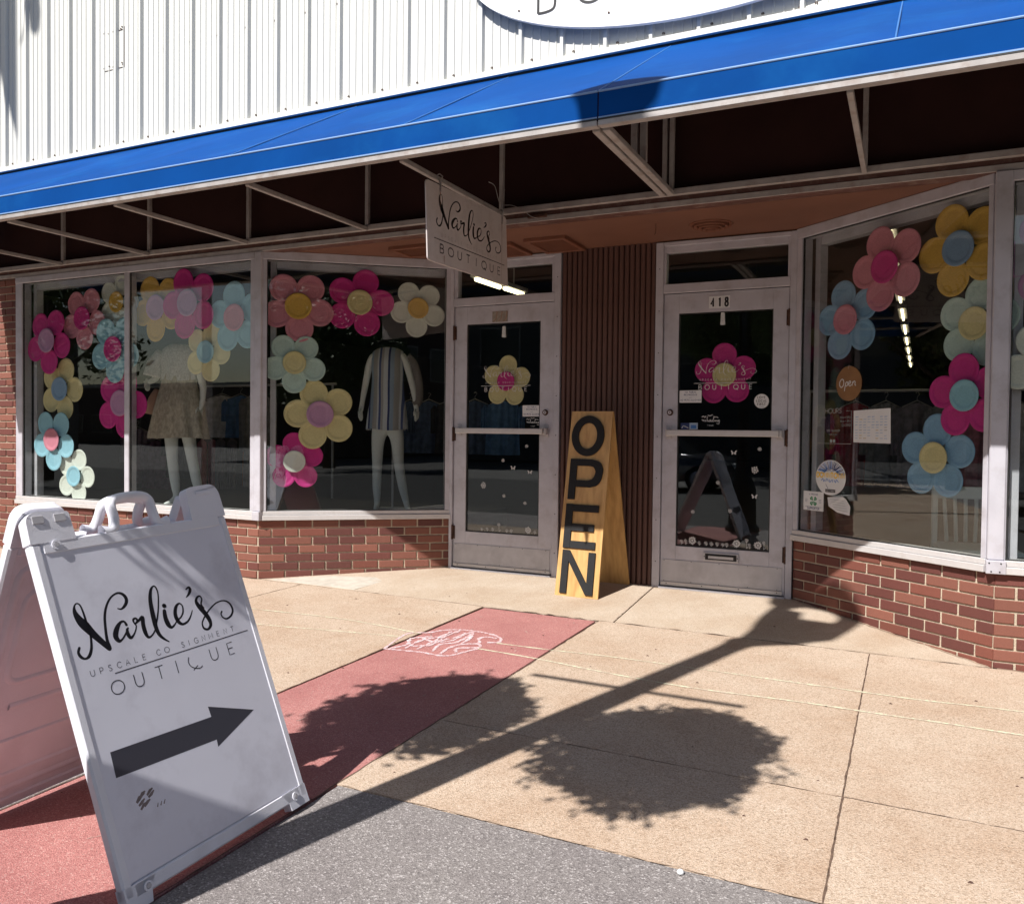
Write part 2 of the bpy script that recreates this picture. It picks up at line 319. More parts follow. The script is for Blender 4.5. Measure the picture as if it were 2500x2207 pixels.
def link(name, me, parent=None, mtx=None, kind=None, label=None):
    o = bpy.data.objects.new(name, me); COL.objects.link(o)
    if parent: o.parent = parent
    if mtx is not None: o.matrix_basis = mtx
    if kind: o['kind'] = kind
    if label: o['label'] = label
    return o
def thing(name, label, cat, mtx=None, group=None, me=None):
    o = link(name, me, None, mtx); o['label'] = label; o['category'] = cat
    if group: o['group'] = group
    return o
def smooth_shade(o, ang=35):
    me = o.data; me.polygons.foreach_set('use_smooth', [True]*len(me.polygons))
    try: me.set_sharp_from_angle(angle=math.radians(ang))
    except Exception: pass
T = Matrix.Translation
def TR(x, y, z, rz=0): return T((x, y, z)) @ Matrix.Rotation(rz, 4, 'Z')
I4 = Matrix.Identity(4)
# wall frames: local x along the wall, local z up, local -y towards the street
D = 0.945
WALL = {'F': I4, 'D': T((0, D, 0)), 'L': TR(0, 0, 0, math.atan2(.945, 1.224)), 'R': TR(3.979, .945, 0, math.atan2(-.945, 1.151))}
LL = math.hypot(1.224, .945); RL = math.hypot(1.151, .945)
def gz(x, y):
    """ground height"""
    if y <= 0: return -0.0074*x + 0.012*y
    t = min(1, y/.945); return -0.0074*x*(1-t) + 0.062*t

# ---- strokes and lettering
def catmull(pts, n=6):
    P = [pts[0]] + list(pts) + [pts[-1]]; out = []
    for i in range(1, len(P)-2):
        a, b, c, d = P[i-1], P[i], P[i+1], P[i+2]
        for k in range(n):
            t = k/n
            out.append(tuple(0.5*((2*b[j])+(-a[j]+c[j])*t+(2*a[j]-5*b[j]+4*c[j]-d[j])*t*t+(-a[j]+3*b[j]-3*c[j]+d[j])*t**3) for j in range(len(b))))
    out.append(tuple(pts[-1])); return out
OFF = [0]
def ribbon(mb, pts, w=None, y=0.0, cap=True, mi=0, depth=0.0):
    """flat stroke in local x,z at depth y (towards -y is out); pts (x,z[,w])"""
    OFF[0] = (OFF[0]+1) % 7; yy = y-OFF[0]*0.00003
    P = [(p[0], p[1], (p[2] if len(p) > 2 else w)) for p in pts]
    L_, R_ = [], []; n = len(P)
    for i in range(n):
        a = P[max(i-1, 0)]; b = P[min(i+1, n-1)]; dx, dz = b[0]-a[0], b[1]-a[1]; l = math.hypot(dx, dz) or 1e-9
        nx, nz = -dz/l, dx/l; h = max(P[i][2], 1e-4)/2
        L_.append((P[i][0]+nx*h, yy, P[i][1]+nz*h)); R_.append((P[i][0]-nx*h, yy, P[i][1]-nz*h))
    mb.add(L_+R_, [(i, n+i, n+i+1, i+1) for i in range(n-1)], mi)
    if depth:
        for S_ in (L_, R_):
            S2 = [(a, b+depth, c) for a, b, c in S_]; mb.add(S_+S2, [(i, i+1, n+i+1, n+i) for i in range(n-1)], mi)
        for e in (0, n-1):
            mb.add([L_[e], R_[e], (R_[e][0], R_[e][1]+depth, R_[e][2]), (L_[e][0], L_[e][1]+depth, L_[e][2])], [(0, 1, 2, 3)], mi)
    if cap:
        for e in (0, n-1):
            if P[e][2] > 0.001: mb.disc(P[e][0], P[e][1], P[e][2]/2*0.99, yy-0.000015, 10, mi=mi)
GL = {'A': (.72, ["0,0 .36,1 .72,0", ".13,.35 .59,.35"]), 'B': (.6, ["0,0 0,1", "~0,1 .3,1 .5,.93 .53,.76 .48,.6 .28,.53 0,.53", "~0,.53 .32,.53 .56,.45 .6,.27 .54,.07 .3,0 0,0"]),
 'C': (.8, ["~.78,.8 .6,.96 .4,1 .15,.88 .01,.6 .01,.38 .15,.12 .4,0 .62,.05 .79,.2"]), 'D': (.7, ["0,0 0,1", "~0,1 .3,1 .58,.85 .7,.5 .58,.15 .3,0 0,0"]),
 'E': (.52, [".52,1 0,1 0,0 .52,0", "0,.52 .46,.52"]), 'F': (.5, [".5,1 0,1 0,0", "0,.52 .44,.52"]),
 'G': (.82, ["~.78,.82 .6,.96 .4,1 .15,.88 .01,.6 .01,.38 .15,.12 .4,0 .62,.03 .8,.15", ".8,.15 .8,.46 .48,.46"]), 'H': (.66, ["0,0 0,1", ".66,0 .66,1", "0,.52 .66,.52"]),
 'I': (.02, ["0,0 0,1"]), 'J': (.4, ["~.4,1 .4,.2 .3,.03 .12,0 0,.1"]), 'K': (.6, ["0,0 0,1", ".58,1 0,.42", ".2,.6 .6,0"]), 'L': (.48, ["0,1 0,0 .48,0"]),
 'M': (.8, ["0,0 0,1 .4,.3 .8,1 .8,0"]), 'N': (.68, ["0,0 0,1 .68,0 .68,1"]), 'O': (.96, ["~.48,1 .75,.92 .93,.7 .96,.5 .93,.3 .75,.08 .48,0 .2,.08 .03,.3 0,.5 .03,.7 .2,.92 .48,1"]),
 'P': (.55, ["0,0 0,1", "~0,1 .3,1 .5,.92 .55,.72 .5,.53 .3,.45 0,.45"]), 'Q': (.96, ["~.48,1 .75,.92 .93,.7 .96,.5 .93,.3 .75,.08 .48,0 .2,.08 .03,.3 0,.5 .03,.7 .2,.92 .48,1", "~.5,.2 .65,.05 .9,-.1"]),
 'R': (.58, ["0,0 0,1", "~0,1 .3,1 .5,.92 .55,.74 .5,.56 .3,.48 0,.48", ".28,.48 .58,0"]), 'S': (.55, ["~.5,.84 .38,.98 .2,.98 .05,.86 .05,.7 .18,.56 .38,.46 .52,.32 .5,.13 .34,.01 .16,.02 .02,.16"]),
 'T': (.66, ["0,1 .66,1", ".33,1 .33,0"]), 'U': (.68, ["~0,1 0,.6 .01,.3 .12,.07 .34,0 .56,.07 .67,.3 .68,.6 .68,1"]), 'V': (.7, ["0,1 .35,0 .7,1"]), 'W': (.95, ["0,1 .24,0 .48,.9 .72,0 .95,1"]),
 'X': (.62, ["0,0 .62,1", "0,1 .62,0"]), 'Y': (.64, ["0,1 .32,.5 .64,1", ".32,.5 .32,0"]), 'Z': (.6, ["0,1 .6,1 0,0 .6,0"]), '-': (.35, ["0,.45 .35,.45"]), ' ': (.35, []), "'": (.05, ["0,1 0,.8"]),
 '.': (.05, ["0,0 .05,0"]), '0': (.55, ["~.27,1 .48,.88 .55,.5 .48,.12 .27,0 .06,.12 0,.5 .06,.88 .27,1"]), '1': (.25, ["0,.8 .2,1 .2,0"]), '2': (.5, ["~0,.75 .1,.95 .28,1 .46,.9 .47,.68 .3,.42 0,0", "0,0 .5,0"]),
 '3': (.5, ["~0,.88 .2,1 .42,.92 .45,.7 .32,.54 .15,.53", "~.15,.53 .4,.48 .5,.28 .4,.06 .2,0 0,.12"]), '4': (.55, [".42,0 .42,1 0,.3 .55,.3"]), '5': (.5, [".46,1 .08,1 .04,.56", "~.04,.56 .25,.64 .45,.5 .48,.28 .38,.05 .2,0 0,.12"]),
 '6': (.52, ["~.42,.97 .2,.85 .04,.5 .04,.2 .2,0 .4,.03 .5,.28 .42,.52 .22,.57 .06,.4"]), '7': (.5, ["0,1 .5,1 .18,0"]), '8': (.52, ["~.26,1 .44,.9 .44,.64 .26,.53 .08,.64 .08,.9 .26,1", "~.26,.53 .48,.42 .5,.14 .26,0 .02,.14 .04,.42 .26,.53"]),
 '9': (.52, ["~.48,.6 .3,.42 .1,.48 .02,.72 .1,.95 .3,1 .47,.88 .5,.6 .42,.2 .15,0"])}
def glyph(ch):
    out = []
    for s in GL[ch][1]:
        sm = s[0] == '~'; pts = [tuple(float(v) for v in q.split(',')) for q in s.lstrip('~').split()]
        out.append(catmull(pts, 4) if sm else pts)
    return out
def text(mb, s, x, z, h, w, y=0.0, pitch=None, track=0.25, align='l', mi=0, sx=1.0, slant=0.0, cap=None):
    if pitch is None:
        W_ = sum(GL[c][0]*h*sx + track*h for c in s) - track*h
        if align == 'c': x -= W_/2
        if align == 'r': x -= W_
    for c in s:
        ox = x + (0 if pitch is None else -GL[c][0]*h*sx/2)
        for st in glyph(c):
            ribbon(mb, [(ox+p[0]*h*sx+slant*p[1]*h, z+p[1]*h) for p in st], w, y, cap=(w > 0.006 if cap is None else cap), mi=mi)
        x += pitch if pitch is not None else GL[c][0]*h*sx + track*h
SCRIPT = [[(0.06, 0.696, 0.0075), (0.054, 0.684, 0.0082), (0.058, 0.671, 0.0088), (0.069, 0.663, 0.0061), (0.082, 0.667, 0.0095), (0.093, 0.683, 0.0088), (0.099, 0.704, 0.0075), (0.102, 0.726, 0.0068), (0.1, 0.753, 0.0075), (0.099, 0.785, 0.0061), (0.095, 0.81, 0.0048), (0.086, 0.817, 0.0041), (0.077, 0.809, 0.0061), (0.075, 0.792, 0.0136), (0.082, 0.77, 0.0224), (0.093, 0.752, 0.0272), (0.11, 0.724, 0.0211), (0.128, 0.698, 0.0177), (0.147, 0.672, 0.015)], [(0.148, 0.675, 0.0122), (0.147, 0.698, 0.0095), (0.152, 0.732, 0.0085), (0.16, 0.765, 0.0082), (0.174, 0.792, 0.0071), (0.194, 0.812, 0.0058), (0.217, 0.82, 0.0061), (0.233, 0.814, 0.0088), (0.241, 0.801, 0.0109), (0.239, 0.788, 0.0109), (0.228, 0.777, 0.0088), (0.216, 0.772, 0.0051), (0.206, 0.776, 0.0034)], [(0.219, 0.724, 0.0088), (0.214, 0.735, 0.0061), (0.201, 0.734, 0.0088), (0.185, 0.719, 0.0156), (0.176, 0.7, 0.017), (0.182, 0.685, 0.0116), (0.193, 0.686, 0.0061), (0.208, 0.698, 0.0058), (0.221, 0.713, 0.0061)], [(0.217, 0.71, 0.0082), (0.216, 0.695, 0.0122), (0.222, 0.684, 0.0095), (0.234, 0.69, 0.0058), (0.245, 0.703, 0.0048), (0.25, 0.714, 0.0041)], [(0.249, 0.715, 0.0041), (0.245, 0.725, 0.0054), (0.245, 0.733, 0.0068), (0.254, 0.735, 0.0061), (0.258, 0.727, 0.0075), (0.249, 0.72, 0.0048), (0.264, 0.727, 0.0082), (0.277, 0.732, 0.0122), (0.273, 0.711, 0.0136), (0.273, 0.688, 0.0136), (0.278, 0.672, 0.0088), (0.29, 0.672, 0.0054), (0.306, 0.684, 0.0048), (0.316, 0.701, 0.0041)], [(0.315, 0.698, 0.0041), (0.327, 0.72, 0.0054), (0.34, 0.749, 0.0051), (0.352, 0.788, 0.0048), (0.351, 0.81, 0.0054), (0.343, 0.816, 0.0048), (0.331, 0.806, 0.0095), (0.321, 0.782, 0.0129), (0.316, 0.751, 0.015), (0.314, 0.722, 0.0163), (0.313, 0.692, 0.0143), (0.318, 0.669, 0.0116), (0.33, 0.653, 0.0075), (0.344, 0.641, 0.0034)], [(0.361, 0.75, 0.0136), (0.363, 0.749, 0.0143)], [(0.358, 0.734, 0.0129), (0.355, 0.714, 0.0156), (0.358, 0.692, 0.0163), (0.367, 0.68, 0.0088), (0.382, 0.686, 0.0054), (0.395, 0.698, 0.0044)], [(0.394, 0.697, 0.0044), (0.41, 0.702, 0.0054), (0.423, 0.716, 0.0061), (0.427, 0.735, 0.0051), (0.418, 0.745, 0.0054), (0.403, 0.737, 0.0109), (0.393, 0.716, 0.0136), (0.396, 0.693, 0.0136), (0.409, 0.68, 0.0082), (0.429, 0.683, 0.0068), (0.445, 0.695, 0.0054), (0.459, 0.713, 0.0031)], [(0.458, 0.783, 0.0048), (0.47, 0.787, 0.0075), (0.473, 0.778, 0.0109), (0.463, 0.766, 0.0082), (0.45, 0.758, 0.0027)], [(0.505, 0.711, 0.0054), (0.499, 0.725, 0.0061), (0.507, 0.74, 0.0054), (0.503, 0.751, 0.0054), (0.491, 0.749, 0.0075), (0.483, 0.737, 0.0116), (0.489, 0.719, 0.0163), (0.502, 0.697, 0.017), (0.513, 0.672, 0.0156), (0.513, 0.653, 0.0116), (0.499, 0.642, 0.0075), (0.484, 0.648, 0.0075), (0.482, 0.664, 0.0054), (0.493, 0.678, 0.0054), (0.509, 0.691, 0.0054), (0.531, 0.704, 0.0051), (0.56, 0.716, 0.0048), (0.591, 0.717, 0.0048), (0.612, 0.704, 0.0068), (0.618, 0.68, 0.0082), (0.605, 0.663, 0.0068), (0.583, 0.657, 0.0058), (0.569, 0.665, 0.0051), (0.566, 0.677, 0.0054), (0.572, 0.684, 0.0061)]]
def script(mb, ox, oz, su, sv, y, wk=1.0, mi=0, skip=()):
    """the hand-lettered name; ox,oz is where script coordinate (0.06,0.668) lands"""
    for i, st in enumerate(SCRIPT):
        if i in skip: continue
        P = [(ox+(u-.06)*su, oz+(v-.668)*sv, w*wk*su) for u, v, w in catmull(st, 6)]
        ribbon(mb, P, None, y, mi=mi)

# ================================================================== GROUND
def ground_poly(name, pts, mtl, parent, top=0.0, depth=0.05, bevel=0.006, zf=gz, kind=None, label=None):
    """slab following the slope, corners pts counter-clockwise, small arris on top"""
    cx = sum(p[0] for p in pts)/len(pts); cy = sum(p[1] for p in pts)/len(pts); n = len(pts)
    def inset(p, d):
        v = Vector((cx-p[0], cy-p[1])); l = v.length; return (p[0]+v.x/l*d, p[1]+v.y/l*d)
    V = [(x-cx, y-cy, zf(x, y)+top-depth) for x, y in pts] + [(x-cx, y-cy, zf(x, y)+top-bevel*.5) for x, y in pts]
    V += [(inset(p, bevel)[0]-cx, inset(p, bevel)[1]-cy, zf(*p)+top) for p in pts]
    F = [(k, (k+1) % n, n+(k+1) % n, n+k) for k in range(n)] + [(n+k, n+(k+1) % n, 2*n+(k+1) % n, 2*n+k) for k in range(n)] + [tuple(range(2*n, 3*n))]
    return MB().add(V, F).build(name, mtl, parent, T((cx, cy, 0)), kind=kind, label=label)
sw = link('sidewalk', None); sw['kind'] = 'structure'
MB().add([(x, y, -0.0074*x+0.012*y-0.022) for x, y in ((-14, -4.55), (12, -4.55), (12, 0.02), (-14, 0.02))], [(0, 1, 2, 3)]).build('joint_bed', 'joint', sw)
MB().add([(x, y, gz(x, y)-0.022) for x, y in ((0, 0.02), (5.13, 0.02), (3.98, .99), (1.22, .99))], [(0, 1, 2, 3)]).build('joint_bed', 'joint', sw)
g = 0.006
g = 0.0045
xs_ = [-12, -9.6, -7.2, -4.9, -2.6, -1.1, 0.44, 2.045]
for a, b in zip(xs_[:-1], xs_[1:]):
    for y0, y1 in ((-2.77, -2.05), (-2.05, -0.004)):
        ground_poly('paving_slab', [(a+.003, y0+.0015), (b-.003, y0+.0015), (b-.003, y1-.0015), (a+.003, y1-.0015)], 'tan', sw, bevel=.002)
    ground_poly('paving_slab', [(a+g, -4.5), (b-g, -4.5), (b-g, -2.77-g), (a+g, -2.77-g)], 'grey', sw)
for y0, y1 in ((-4.5, -2.9), (-2.9, -0.03)):
    ground_poly('red_paving_slab', [(2.045+g, y0+g), (2.905-g, y0+g), (2.885-g if y1 > -1 else 2.905-g, y1-g), (2.065+g if y1 > -1 else 2.045+g, y1-g)], 'red', sw)
for a, b in ((2.905, 4.522), (4.522, 6.3), (6.3, 8.1), (8.1, 10)):
    for y0, y1 in ((-2.77, -2.05), (-2.05, -0.015)):
        aa = 2.895 if a < 3 else a
        gg = 0.0035 if y0 < -2.5 or True else g
        ground_poly('paving_slab', [(aa+.0022, y0+.0015), (b-.0022, y0+.0015), (b-.0022, y1-.0015), (aa+.0022, y1-.0015)], 'tan', sw, bevel=0.002)
    ground_poly('paving_slab', [(a+g, -4.5), (b-g, -4.5), (b-g, -2.77-g*.6), (a+g, -2.77-g*.6)], 'grey', sw)
# recess floor, two bays
ground_poly('paving_slab', [(0.0, 0.004), (2.990, 0.004), (2.990, .97), (1.25, .97)], 'tan2', sw)
ground_poly('paving_slab', [(2.997, 0.004), (5.12, 0.004), (3.95, .97), (2.997, .97)], 'tan2', sw)
ground_poly('cement_patch', [(0.10, 0.02), (0.93, -0.008+0.03), (0.99, 0.32), (0.86, 0.40), (0.45, 0.30)], 'patch', sw, top=0.004, depth=0.006, bevel=0.002)
# kerb, road and ground beyond
MB().box(-14, 12, -4.68, -4.52, -0.35, -0.10, 0.015).build('kerb', 'kerb', kind='structure')
MB().add([(-60, -16, -0.24), (60, -16, -0.24), (60, -4.66, -0.24), (-60, -4.66, -0.24)], [(0, 1, 2, 3)]).build('road', 'asphalt', kind='structure')
MB().add([(-300, -300, -0.27), (300, -300, -0.27), (300, 300, -0.27), (-300, 300, -0.27)], [(0, 1, 2, 3)]).build('ground', 'farpale', kind='structure')

# ================================================================== BUILDING
B = thing('storefront_building', 'storefront building with white ribbed metal siding above brick bulkheads and recessed twin doors', 'building')
ZS = 0.47
CR = 0.0677
unit = MB()
# unit brick: x 0..1, z 0..1, front at y=0 with small arris, body back to y=0.02
unit.add([(0, .02, 0), (1, .02, 0), (1, .02, 1), (0, .02, 1), (0, .004, 0), (1, .004, 0), (1, .004, 1), (0, .004, 1),
          (.02, 0, .06), (.98, 0, .06), (.98, 0, .94), (.02, 0, .94)],
         [(4, 5, 9, 8), (5, 6, 10, 9), (6, 7, 11, 10), (7, 4, 8, 11), (8, 9, 10, 11), (0, 1, 5, 4), (1, 2, 6, 5), (2, 3, 7, 6), (3, 0, 4, 7)])
UB = {k: unit.mesh('brick', k) for k in ('brick', 'brick_mid', 'brick_dark')}
def brick_wall(name, wall, x0, x1, ztop, rows, zb0, zb1, off=0.0, pitch=0.213, vis=(-9, 99), back=0.10):
    """mortar body as the part, bricks as its pieces; bottom follows the ground"""
    W = WALL[wall]
    zb = min(zb0, zb1)-0.05
    p = MB().add([(x0, .009, zb), (x1, .009, zb), (x1, .009, ztop), (x0, .009, ztop), (x0, back, zb), (x1, back, zb), (x1, back, ztop), (x0, back, ztop)],
                 [(0, 1, 2, 3), (5, 4, 7, 6), (4, 0, 3, 7), (1, 5, 6, 2), (3, 2, 6, 7), (0, 4, 5, 1)]).build(name, 'mortar', B, W)
    J = 0.0108
    for r in range(rows):
        zt = ztop-0.004-r*CR; zb_ = zt-CR+J
        x = x0 - (pitch/2 if (r+off) % 2 else 0)
        x = x0; first = True
        while x < x1-0.01:
            L_ = pitch-J
            if first and int(r+off) % 2: L_ = pitch/2-J
            first = False
            e = min(x+L_, x1-0.001)
            if e-x > 0.02 and vis[0] < x < vis[1]:
                k = random.choices(('brick', 'brick_mid', 'brick_dark'), (0.42, 0.2, 0.42))[0]
                o = bpy.data.objects.new('brick', UB[k]); COL.objects.link(o); o.parent = p
                jy = random.uniform(-.0015, .001)
                o.matrix_basis = T((x+.002, jy, zb_)) @ Matrix.Diagonal((e-x-.002, 1, CR-J+random.uniform(-.0008, .0008), 1))
            x = e+J
    return p
brick_wall('brick_bulkhead', 'L', 0.0, LL, ZS, 8, 0, 0.06)
brick_wall('brick_bulkhead', 'R', 0.0, RL, ZS, 8, 0.06, -0.04, off=1)
brick_wall('brick_bulkhead', 'F', -2.99, 0.0, ZS, 7, 0.02, 0, vis=(-2.75, 1))
brick_wall('brick_bulkhead', 'F', 5.13, 8.0, ZS, 8, -.05, -.05, vis=(5, 5.6))
brick_wall('brick_pier', 'F', -3.9, -2.99, 2.605, 39, 0.02, 0.02, vis=(-3.5, 0), off=1)
MB().box(-3.9, -2.99, 0.0, 0.1, 2.605, 2.62).build('wall_cap', 'beam', B)
# dark upper wall behind the awning, and structure behind the siding
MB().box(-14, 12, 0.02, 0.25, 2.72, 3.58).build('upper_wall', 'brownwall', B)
MB().box(-14, 12, 0.06, 0.25, 3.58, 7.0).build('siding_backing', 'room', B)
MB().box(-14, -3.9, 0.0, 0.25, -0.1, 2.72).build('neighbour_wall', 'brick_mid', B)
MB().box(7.9, 12, 0.0, 0.25, -0.1, 2.72).build('neighbour_wall', 'brick_mid', B)
# fascia beam across the opening with its metal lips
fb = MB().box(-3.9, 8, 0.0, 0.09, 2.612, 2.70, 0.004).build('fascia_beam', 'beam', B)
MB().box(-3.9, 8, -0.012, -0.002, 2.612, 2.648, 0.002).build('metal_lip', 'steel', fb)
# soffit
so = MB(); sp_ = [(0.02, .09), (5.11, .09), (3.979, .96), (1.224, .96)]
so.add([(x, y, 2.625) for x, y in sp_] + [(x, y, 2.66) for x, y in sp_], [(3, 2, 1, 0), (4, 5, 6, 7)] + [(k, (k+1) % 4, 4+(k+1) % 4, 4+k) for k in range(4)])
sf = so.build('soffit', 'soffit', B)
MB().box(0.0, 5.13, 0.09, 0.10, 2.612, 2.625).build('soffit_trim', 'beam', sf)
def hatch(x0, x1, y0, y1):
    m = MB(); m.box(x0, x1, y0, y0+.035, 2.598, 2.625, .003); m.box(x0, x1, y1-.035, y1, 2.598, 2.625, .003)
    m.box(x0, x0+.035, y0+.035, y1-.035, 2.599, 2.625, .003); m.box(x1-.035, x1, y0+.035, y1-.035, 2.599, 2.625, .003)
    n = int((y1-y0)/.025)
    for k in range(n-3): m.box(x0+.035, x1-.035, y0+.045+k*.025, y0+.052+k*.025, 2.606, 2.62)
    m.build('ceiling_grille', 'vent', sf)
hatch(2.10, 2.43, 0.46, 0.90); hatch(1.58, 1.98, 0.50, 0.90); hatch(1.02, 1.40, 0.30, 0.62)
rv = MB()
for r, z0_ in ((.145, 2.618), (.115, 2.606), (.085, 2.596), (.055, 2.588)):
    rv.lathe([(r, 2.625), (r, z0_), (r-.006, z0_-.004), (r-.024, z0_+.006), (r-.026, 2.62)], 28, off=(3.455, .57, 0))
rv.cyl((3.455, .57, 2.584), (3.455, .57, 2.6), .026, n=16)
smooth_shade(rv.build('round_diffuser', 'vent', sf))
MB().tube([(3.12, .40, 2.625), (3.12, .40, 2.59), (3.118, .40, 2.56), (3.112, .40, 2.55)], .0025, 6).build('wire_hook', 'rust', sf)

# siding: ribbed panels of three feet, ribs every foot, minor ribs between
PW = 0.3005*3; rib0 = -2.82
def siding_mesh():
    prof = []
    x = 0
    for i in range(3):
        b = i*.3005
        prof += [(b, 0.0), (b+.008, -.030), (b+.030, -.030), (b+.038, 0.0)]
        for q in (.095, .155, .215, .27):
            if q < .26 or True: prof += [(b+q-.007, 0), (b+q-.003, -.007), (b+q+.003, -.007), (b+q+.007, 0)]
    prof.append((PW-.001, 0.0))
    n = len(prof); m = MB()
    m.add([(x, y, 3.665) for x, y in prof] + [(x, y, 7.0) for x, y in prof], [(k, k+1, n+k+1, n+k) for k in range(n-1)])
    return m.mesh('siding_panel', 'siding')
SM = siding_mesh()
scr = MB()
for i in range(3):
    for dx, dz in ((-.025, 3.69), (.065, 3.695)):
        scr.cyl((i*.3005+dx+.03, -.001, dz), (i*.3005+dx+.03, -.007, dz), .009, n=8)
SCM = scr.mesh('screws', 'rust')
for k in range(-6, 9):
    x = rib0 + k*PW - .019
    p = link('siding_panel', SM, B, T((x, 0, 0)))
    link('screws', SCM, p, kind='stuff')
    s3_ = MB()
    for j in range(3):
        zz = 4.402 + random.uniform(-.006, .006)
        s3_.cyl((j*.3005+.29, -.001, zz), (j*.3005+.29, -.007, zz), .009, n=8)
        s3_.cyl((j*.3005+.05, -.001, 5.9), (j*.3005+.05, -.006, 5.9), .006, n=8)
    s3_.build('screws', 'rust', p, kind='stuff')
MB().box(-14, 12, -.036, -.034+.03, 3.625, 3.664, .002).build('base_flashing', 'white', B)
MB().box(-14, 12, -.012, .02, 3.585, 3.624).build('gap_strip', 'gasket', B)  # solid black strip painting in the dark gap above the awning
MB().box(-14, 12, -.06, .3, 7.0, 7.06).build('parapet_cap', 'white', B)
pm = MB()
pm.box(-1.62, -1.535, -.0042, -.0006, 4.664, 4.668); pm.box(-1.79, -1.65, -.0042, -.0006, 4.34, 4.343); pm.box(-1.6, -1.535, -.0042, -.0006, 4.34, 4.343); pm.box(-1.5365, -1.533, -.0042, -.0006, 4.34, 4.69)
for x, z in ((-1.785, 4.67), (-1.73, 4.66), (-1.67, 4.665), (-1.56, 4.69), (-1.575, 4.675), (-1.785, 4.365), (-1.72, 4.375), (-1.67, 4.36), (-1.56, 4.38), (-1.55, 4.36)):
    pm.cyl((x, -.007, z), (x, -.0005, z), .006, n=8)
pm.build('patch_seam', 'rust', B)
MB().box(-14, 12, .25, 34, 7.0, 7.05).build('roof', 'room', B)

# ---- interior (dim shop)
ir = link('interior_room', None); ir['kind'] = 'structure'
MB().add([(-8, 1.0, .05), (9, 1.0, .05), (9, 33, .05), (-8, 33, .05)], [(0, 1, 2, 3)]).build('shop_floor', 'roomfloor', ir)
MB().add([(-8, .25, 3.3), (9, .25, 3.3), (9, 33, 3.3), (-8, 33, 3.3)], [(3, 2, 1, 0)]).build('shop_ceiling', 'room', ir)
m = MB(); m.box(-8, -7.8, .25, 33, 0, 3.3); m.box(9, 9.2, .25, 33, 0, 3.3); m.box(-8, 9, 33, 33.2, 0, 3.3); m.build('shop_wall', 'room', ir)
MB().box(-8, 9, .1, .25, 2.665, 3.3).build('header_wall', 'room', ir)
m = MB()
m.add([(-3.9, .10, .47), (0.03, .10, .47), (1.19, 1.0, .47), (1.19, 2.1, .47), (-3.9, 2.1, .47)], [(0, 1, 2, 3, 4)])
m.add([(1.19, 1.0, 0), (1.19, 2.1, 0), (1.19, 2.1, .47), (1.19, 1.0, .47)], [(0, 1, 2, 3)])
m.add([(1.19, 2.1, 0), (-3.9, 2.1, 0), (-3.9, 2.1, .47), (1.19, 2.1, .47)], [(0, 1, 2, 3)])
m.build('display_platform', 'roomfloor', ir)
m = MB()
m.add([(8, .10, .455), (8, 2.0, .455), (4.02, 2.0, .455), (4.02, 1.0, .455), (5.11, .10, .455)], [(0, 1, 2, 3, 4)])
m.add([(4.02, 1.0, 0), (4.02, 2.0, 0), (4.02, 2.0, .455), (4.02, 1.0, .455)], [(3, 2, 1, 0)])
m.add([(4.02, 2.0, 0), (8, 2.0, 0), (8, 2.0, .455), (4.02, 2.0, .455)], [(3, 2, 1, 0)])
m.build('display_platform', 'roomfloor', ir)

# ---- windows
def window(wall, x0, x1, mull=(), lw_=.05, rw_=.05, z0=.545, z1=2.555):
    W = WALL[wall]; f = MB()
    f.box(x0, x0+lw_, -.015, .085, z0, z1, .003); f.box(x1-rw_, x1, -.015, .085, z0, z1, .003)
    f.box(x0, x1, -.018, .085, z1, 2.611 if wall == 'F' else 2.6235, .003)
    for mx_ in mull: f.box(mx_-.028, mx_+.028, -.015, .07, z0, z1, .003)
    w = f.build('window', 'alu', B, W)
    s = MB(); s.box(x0, x1, -.032, .10, .472, .512, .003); s.box(x0, x1, -.02, .10, .513, z0, .003)
    s.build('window_sill', 'alu_bright', w)
    # inner return posts, set back behind the glass
    r = MB(); r.box(x0+lw_+.02, x0+lw_+.065, .09, .16, z0, z1+.02, .002); r.box(x0+lw_+.07, x1-rw_, .09, .16, z1-.05, z1+.02, .002)
    r.build('inner_frame', 'alu', w)
    xs = [x0+lw_] + [v for mx_ in mull for v in (mx_-.028, mx_+.028)] + [x1-rw_]
    for i in range(0, len(xs), 2):
        a, b = xs[i], xs[i+1]; gk = MB()
        gk.box(a, a+.006, -.002, .012, z0, z1); gk.box(b-.006, b, -.002, .012, z0, z1)
        gk.box(a+.006, b-.006, -.002, .012, z0, z0+.006); gk.box(a+.006, b-.006, -.002, .012, z1-.006, z1)
        gk.build('gasket', 'gasket', w)
        MB().box(a+.006, b-.006, .002, .008, z0+.006, z1-.006).build('glass_pane', 'glass', w)
    return w
window('F', -2.99, -0.034, (-1.49,), .09, .045)
window('L', 0.03, LL-.002, (), .03, .045)
window('R', 0.0, RL-.045, (), .05, .03)
window('F', 5.17, 7.9, (6.5,), .006, .05)
cp = MB(); cp.box(-.032, .034, -.022, .045, .545, 2.612, .004)
cp.box(-.04, .035, -.036, .045, .472, .544, .003)
cp.build('corner_post', 'alu', B)
cp = MB(); cp.box(5.09, 5.17, -.024, .05, .545, 2.612, .005); cp.box(5.085, 5.18, -.038, .05, .472, .544, .003)
for x, z in ((5.11, .485), (5.15, .485), (5.155, .53), (5.10, .53)): cp.cyl((x, -.038, z), (x, -.0405, z), .004, n=8, mi=1)
cp.build('corner_post', ['alu', 'blackm'], B)

